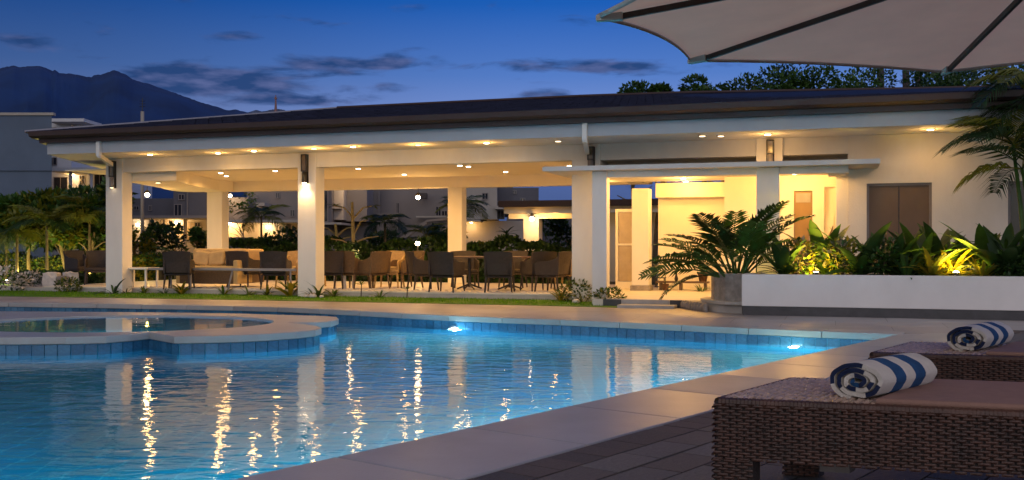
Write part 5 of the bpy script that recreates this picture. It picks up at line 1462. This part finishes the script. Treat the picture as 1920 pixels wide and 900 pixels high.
# ================================================================== HOUSES BEHIND
def house(label, D, boxes, wins=(), trims=(), mt=M_houseg, name='house', depth=6, lit=(), taper=False):
    """boxes: (x0,x1,ytop,ybot, dD, material) as the facade reads at distance D"""
    p_ = at((boxes[0][0] + boxes[0][1]) / 2, 0, D); t = thing(name, label, 'house', (p_.x, D, 0), 0)
    ox = p_.x
    def XZ(x, y, DD): q = at(x, y, DD); return q.x - ox, q.z
    for (x0, x1, yt, yb, dd, mm_) in boxes:
        a, z1 = XZ(x0, yt, D + dd); b, z0 = XZ(x1, yb, D + dd); z0 = max(z0, -.2) if yb < 470 else -.2
        kx = (D + dd + depth) / (D + dd); a2 = (a + ox) * kx - ox; b2 = (b + ox) * kx - ox
        m = MB(); m.prism([(a, dd), (b, dd), (min(b2, b) if taper else b, dd + depth), (a, dd + depth)], z0, z1); m.obj('wall', mm_ or mt, t)
    for (x0, x1, yt, yb, dd, k) in wins:
        a, z1 = XZ(x0, yt, D + dd); b, z0 = XZ(x1, yb, D + dd)
        m = MB(); w_ = (b - a); m.box(a - .03, b + .03, dd - .06, dd - .002, z0 - .03, z0); m.box(a - .03, b + .03, dd - .03, dd - .002, z1, z1 + .03); m.box(a - .03, a, dd - .03, dd - .002, z0, z1); m.box(b, b + .03, dd - .03, dd - .002, z0, z1); mdx = (a + b) / 2; m.box(mdx - .015, mdx + .015, dd - .04, dd - .031, z0, z1)
        f_ = m.obj('window', M_frame, t); m = MB(); m.box(a, b, dd - .03, dd - .004, z0, z1); m.obj('pane', k or M_glassdark, f_)
    for (x0, x1, yt, yb, dd, dep, mm_) in trims:
        a, z1 = XZ(x0, yt, D + dd); b, z0 = XZ(x1, yb, D + dd)
        m = MB(); m.box(a, b, dd, dd + dep, z0, z1); m.obj('slab', mm_ or M_housew, t)
    for (x, y, dd, pw_) in lit:
        q = at(x, y, D + dd)
        m = MB(); m.lathe([(.05, 0), (.09, .05), (.07, .12)], 10, (q.x - ox, dd - .25, q.z)); m.obj('lamp', M_bulb, t)
        lamp('POINT', (q.x, D + dd - .5, q.z - .15), pw_, WARM, .08)
    return t
house('large plain blue grey house wall at the left picture edge', 38, taper=True, boxes=[(-420, 97, 213, 480, 0, M_housed)], trims=((-420, 100, 211, 216, -.05, .2, M_housew), (-420, 97, 318, 320, -.06, .05, M_housed)))
M_housep = mat('house_pale_wall', (.48, .49, .52), .85, .06, .8)
house('stepped white house with flat roof slabs left of the pavilion roof', 46, [(88, 134, 228, 318, 0, M_housep), (134, 152, 236, 318, 1.0, M_housep), (88, 200, 318, 480, 1.5, M_housep)],
      wins=((93, 105, 240, 248, 0, None), (94, 106, 296, 309, 0, None), (102, 126, 333, 358, 1.5, None), (178, 196, 326, 356, 1.5, None), (150, 158, 330, 345, 1.5, None)),
      trims=((88, 157, 222, 228, -.9, 2, M_housep), (134, 152, 233, 238, .2, 2, M_housep), (88, 200, 314, 321, -.8, 2.3, M_housep), (129, 132, 318, 360, -.5, .2, M_housep), (168, 171, 320, 360, -.5, .2, M_housep)), lit=((140, 330, 1.5, 18),))
house('blue grey upper storey over a warm lit ground floor seen through the left bay', 48, [(225, 325, 372, 405, 0, M_houseb), (325, 392, 358, 405, -1.0, M_houseb), (225, 410, 408, 480, 1.5, M_housew)],
      wins=((336, 345, 365, 374, -1.0, None), (328, 340, 384, 404, -1.0, None), (252, 260, 387, 393, 0, None), (280, 284, 386, 394, 0, None), (292, 302, 426, 446, 1.5, None), (350, 366, 418, 450, 1.5, mat('lit_door', (.3, .24, .18), .5)), (280, 283, 414, 448, 1.5, None), (367, 375, 418, 424, 1.5, None)),
      trims=((225, 415, 404, 409, -1.6, 3, M_houseg), (350, 352, 358, 405, -1.08, .06, M_houseg), (305, 309, 408, 460, .2, .3, M_housew), (344, 347, 408, 460, .2, .3, M_housew)), lit=((334, 420, 1.5, 60), (262, 424, 1.5, 14)))
house('grey house with long white slab and lit garden wall left of the middle column', 46, [(428, 465, 370, 414, 0, M_houseg), (463, 562, 350, 414, .8, M_houseg), (478, 492, 385, 414, .2, M_houseg), (425, 565, 417, 480, 1.6, M_housew)],
      wins=((545, 552, 394, 405, .8, None), (518, 524, 362, 371, .8, None), (481, 483, 366, 370, .8, None)),
      trims=((425, 565, 412, 417, -1.0, 3.2, M_housew), (480, 496, 380, 386, -.4, 1.5, M_housew), (535, 537, 418, 450, 1.5, .1, M_houseg), (425, 472, 445, 470, -.5, .3, M_houseg)), lit=((433, 421, 1.6, 90), (504, 428, 1.6, 40), (434, 370, -.2, 26)))
house('pale grey house block just right of the middle column', 44, [(600, 622, 350, 430, -.5, M_houseb), (622, 644, 350, 412, 0, M_housew), (640, 688, 346, 415, .9, M_houseg), (600, 690, 418, 480, 2.0, M_houseg)],
      wins=((602, 614, 358, 415, -.5, M_glassdark), (642, 650, 352, 366, .9, None), (609, 612, 425, 440, 2.0, None)), trims=((600, 640, 417, 421, -1.5, 3, M_housew), (623, 640, 388, 391, -.3, .5, M_housew)), lit=((660, 352, -.2, 22),))
house('long dark grey house wall with small windows in the middle bay', 47, [(685, 708, 340, 480, 0, M_houseg), (708, 842, 340, 405, .6, M_houseg), (745, 842, 405, 480, .3, M_houseg), (706, 746, 400, 480, -.6, M_houseg)],
      wins=((744, 748, 381, 399, .6, None), (818, 826, 388, 404, .6, None), (829, 838, 396, 404, .6, None), (824, 828, 410, 414, .3, None), (716, 721, 440, 446, -.6, None)),
      trims=((786, 800, 362, 372, -.2, .5, mat('roof_tile_dark', (.06, .05, .05), .8)), (780, 842, 405, 408, -.3, .4, M_housew), (708, 712, 340, 450, -.05, .1, M_houseg)))
# sloping white stair walls before the long wall
p_ = at(790, 0, 44); t = thing('stair_wall', 'sloping white stair wall below the long grey house', 'wall', (p_.x, 44, 0), 0)
for (x0, y0, x1, y1, th) in ((740, 452, 800, 412, 8), (800, 412, 842, 408, 4), (700, 440, 745, 462, 6), (820, 430, 845, 420, 22)):
    a = at(x0, y0, 44); b = at(x1, y1, 44); m = MB(); h_ = th * 44 / F
    m.add([(a.x - p_.x, 0, a.z - h_), (b.x - p_.x, 0, b.z - h_), (b.x - p_.x, 0, b.z), (a.x - p_.x, 0, a.z), (a.x - p_.x, .3, a.z - h_), (b.x - p_.x, .3, b.z - h_), (b.x - p_.x, .3, b.z), (a.x - p_.x, .3, a.z)],
          [(0, 1, 2, 3), (1, 5, 6, 2), (5, 4, 7, 6), (4, 0, 3, 7), (3, 2, 6, 7), (0, 4, 5, 1)]); m.obj('parapet', M_houseg, t)
house('grey house with round vent and lit lower wall right of the rear column', 42, [(868, 932, 340, 411, 0, M_housew), (932, 962, 350, 400, 1.0, M_houseb), (868, 990, 414, 480, 1.5, M_housew)],
      wins=((905, 914, 363, 373, 0, None), (933, 941, 379, 385, 1.0, None), (933, 945, 396, 410, 1.0, None)), trims=((868, 900, 412, 415, -.8, 2.4, M_housew), (928, 948, 386, 392, -.5, 1.4, M_housew)), lit=((884, 418, 1.5, 26),))
house('blue dusk coloured house beyond the gazebo', 60, [(950, 1010, 352, 480, 0, M_houseb), (1010, 1200, 400, 480, 2, M_houseb)], wins=((960, 968, 358, 363, 0, None), (976, 984, 372, 377, 0, None), (1055, 1062, 430, 436, 2, None)))

# gazebo behind the hedge
p_ = at(1010, 0, 34.5); gz = thing('gazebo', 'small white gazebo with dark flat roof and a porch lamp behind the hedge', 'gazebo', (p_.x, p_.y, 0), BA)
m = MB(); m.box(-1.15, 6.5, -.9, 2.2, 2.43, 2.64); m.obj('roof', M_brown, gz)
m = MB(); m.box(-1.0, 6.4, -.75, 2.0, 2.22, 2.429); m.obj('soffit', M_cream, gz)
m = MB(); m.box(-.48, .06, -.2, .25, -.05, 2.219); m.obj('column', M_white, gz)
m = MB(); m.box(2.5, 6.3, -.2, -.0, -.05, 2.219); m.obj('wall', M_cream, gz)
m = MB(); m.box(-1.0, 6.4, -.24, -.21, 2.05, 2.218); m.obj('lintel', M_cream, gz)
g_ = at(997, 410, 33.9)
t = thing('wall_lamp', 'bright porch lamp with round shade on the gazebo column', 'wall lamp', (g_.x, g_.y, g_.z), 0)
m = MB(); m.lathe([(.16, .06), (.04, .14), (.03, .18)], 14); m.obj('shade', M_steel, t, True)
m = MB(); m.lathe([(.03, .06), (.07, .02), (.075, -.04), (.03, -.08)], 12); m.obj('bulb', M_bulb, t, True)
lamp('POINT', (g_.x, g_.y - .15, g_.z - .1), 45, WARM, .06)
lamp('POINT', at(1040, 404, 33.6), 14, WARM, .06)

# bare bulbs hung behind the pavilion
def hung(px, py, D, pw_, label, drop):
    q = at(px, py, D); t = thing('hanging_lamp', label, 'hanging lamp', tuple(q), 0, 'hanging lamps under the rear edge of the ceiling')
    m = MB(); m.tube([(0, 0, drop), (0, 0, .05)], .008, 6); m.obj('cord', M_dark, t)
    m = MB(); m.lathe([(.09, .03), (.05, .09), (.02, .11)], 12); m.obj('shade', M_dark, t, True)
    m = MB(); m.lathe([(.03, .03), (.06, .0), (.065, -.03), (.03, -.07)], 12); m.obj('bulb', M_bulb, t, True)
    lamp('POINT', (q.x, q.y, q.z - .14), pw_, WARM, .06)
hung(276, 364, 27.2, 26, 'bright hanging lamp just right of the leftmost column', .2)
hung(784, 369, 27.2, 24, 'bright hanging lamp left of the right rear column', .24)
q = at(783, 457, 28.6); t = thing('garden_spotlight', 'bright garden lamp in front of the hedge left of the rear column', 'spotlight', (q.x, q.y, -.05), 0)
m = MB(); m.tube([(0, 0, 0), (0, 0, q.z)], .02, 8); m.obj('post', M_dark, t)
m = MB(); m.lathe([(.03, q.z), (.07, q.z + .05), (.05, q.z + .11)], 12); m.obj('bulb', M_bulb, t, True)
lamp('POINT', (q.x, q.y - .2, q.z + .08), 16, (1, .68, .2), .05)
# lamp on the left lit shrubs
for (px, py, D, pw_) in ((283, 470, 29.8, 12), (350, 466, 29.5, 6)):
    q = at(px, py, D); t = thing('garden_spotlight', 'small garden spotlight among the shrubs behind the %s' % ('left end of the rail' if px < 300 else 'sofa'), 'spotlight', (q.x, q.y, -.05), 0)
    m = MB(); m.lathe([(.03, 0), (.05, .03), (.06, .12)], 10); m.obj('housing', M_dark, t); m = MB(); m.lathe([(.05, .121), (.03, .13)], 10); m.obj('lens', M_bulbw, t)
    lamp('POINT', (q.x, q.y - .3, 1.0), pw_, (1, .78, .22), .05)

# aerial on the roof, mast on the far hill
q = at(267, 236, 34); t = thing('antenna', 'white pole with thin aerial standing up behind the left of the roof', 'antenna', (q.x, q.y, 0), 0)
m = MB(); m.tube([(0, 0, 0), (0, 0, EYE + (HZ - 209) / F * 34)], .06, 8); m.obj('pole', M_housew, t)
m = MB(); z_ = EYE + (HZ - 184) / F * 34; m.tube([(0, 0, z_ - .45), (0, 0, z_)], .015, 6)
for k in range(3): m.tube([(-.1, 0, z_ - .1 - .09 * k), (.1, 0, z_ - .1 - .09 * k)], .008, 5)
m.obj('aerial', M_dark, t)

# ================================================================== MOUNTAINS
def ridge_mesh(name, prof, D, depth, mt, zfun=None, seed=3):
    rr = random.Random(seed); m = MB(); vs = []; xs = []
    NX = 420; NY = 16
    def hgt(x):
        for i in range(len(prof) - 1):
            if prof[i][0] <= x <= prof[i + 1][0]:
                f = (x - prof[i][0]) / (prof[i + 1][0] - prof[i][0]); return prof[i][1] + (prof[i + 1][1] - prof[i][1]) * f
        return prof[0][1] if x < prof[0][0] else prof[-1][1]
    x0, x1 = prof[0][0], prof[-1][0]
    for j in range(NY):
        f = j / (NY - 1); up = math.sin(PI * .5 * min(1, f / .6)) if f < .6 else 1 - (f - .6) / .4 * .8
        for i in range(NX + 1):
            x = x0 + (x1 - x0) * i / NX; y = hgt(x) + rr.uniform(-.6, .6)
            DD = D + depth * (f - .6)
            X_ = (x - 960) / F * DD; zt = EYE + (HZ - y) / F * DD
            n1_ = math.sin(X_ / D * 60 + f * 5) * math.sin(X_ / D * 23 + 2 * f) * .10 * (1 if f < .58 else 0) * math.sin(PI * min(1, f / .6))
            vs.append((X_, DD, max(-5, (zt + 5) * (up - abs(n1_)) - 5)))
    fs = []
    for j in range(NY - 1):
        for i in range(NX): a = j * (NX + 1) + i; fs.append((a, a + 1, a + NX + 2, a + NX + 1))
    m.add(vs, fs); return m.obj(name, mt, smooth=True, kind='structure')
M_mtn = mat('mountain_haze_blue', (.002, .030, .125), .95, .3, .01)  # blue of the hazy air painted into the slope colour
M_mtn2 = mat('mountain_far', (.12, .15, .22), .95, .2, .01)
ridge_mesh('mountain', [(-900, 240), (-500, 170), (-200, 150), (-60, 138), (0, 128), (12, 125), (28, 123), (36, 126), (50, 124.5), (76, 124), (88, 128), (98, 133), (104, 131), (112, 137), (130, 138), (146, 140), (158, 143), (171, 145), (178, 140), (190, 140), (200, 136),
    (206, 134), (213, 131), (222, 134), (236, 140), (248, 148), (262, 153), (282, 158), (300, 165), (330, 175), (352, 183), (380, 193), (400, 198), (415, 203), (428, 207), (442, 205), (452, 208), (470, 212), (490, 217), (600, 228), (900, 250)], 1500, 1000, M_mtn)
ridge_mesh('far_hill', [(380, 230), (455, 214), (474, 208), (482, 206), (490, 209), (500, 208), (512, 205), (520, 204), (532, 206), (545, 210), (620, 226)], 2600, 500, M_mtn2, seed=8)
q = at(517, 205, 2580); t = thing('mast', 'tiny radio mast on the far hill above the roof', 'mast', (q.x, q.y, q.z - 12), 0)
m = MB(); m.tube([(0, 0, 0), (0, 0, 12), (0, 0, 36), (0, 0, 48)], [5.5, 3.5, 1.8, 1.2], 6); m.obj('tower', mat('mast_paint', (.22, .12, .12), .8), t)
m = MB(); m.box(-3, 3, -3, 3, 38, 42); m.obj('platform', mat('mast_paint', (.22, .12, .12), .8), t)
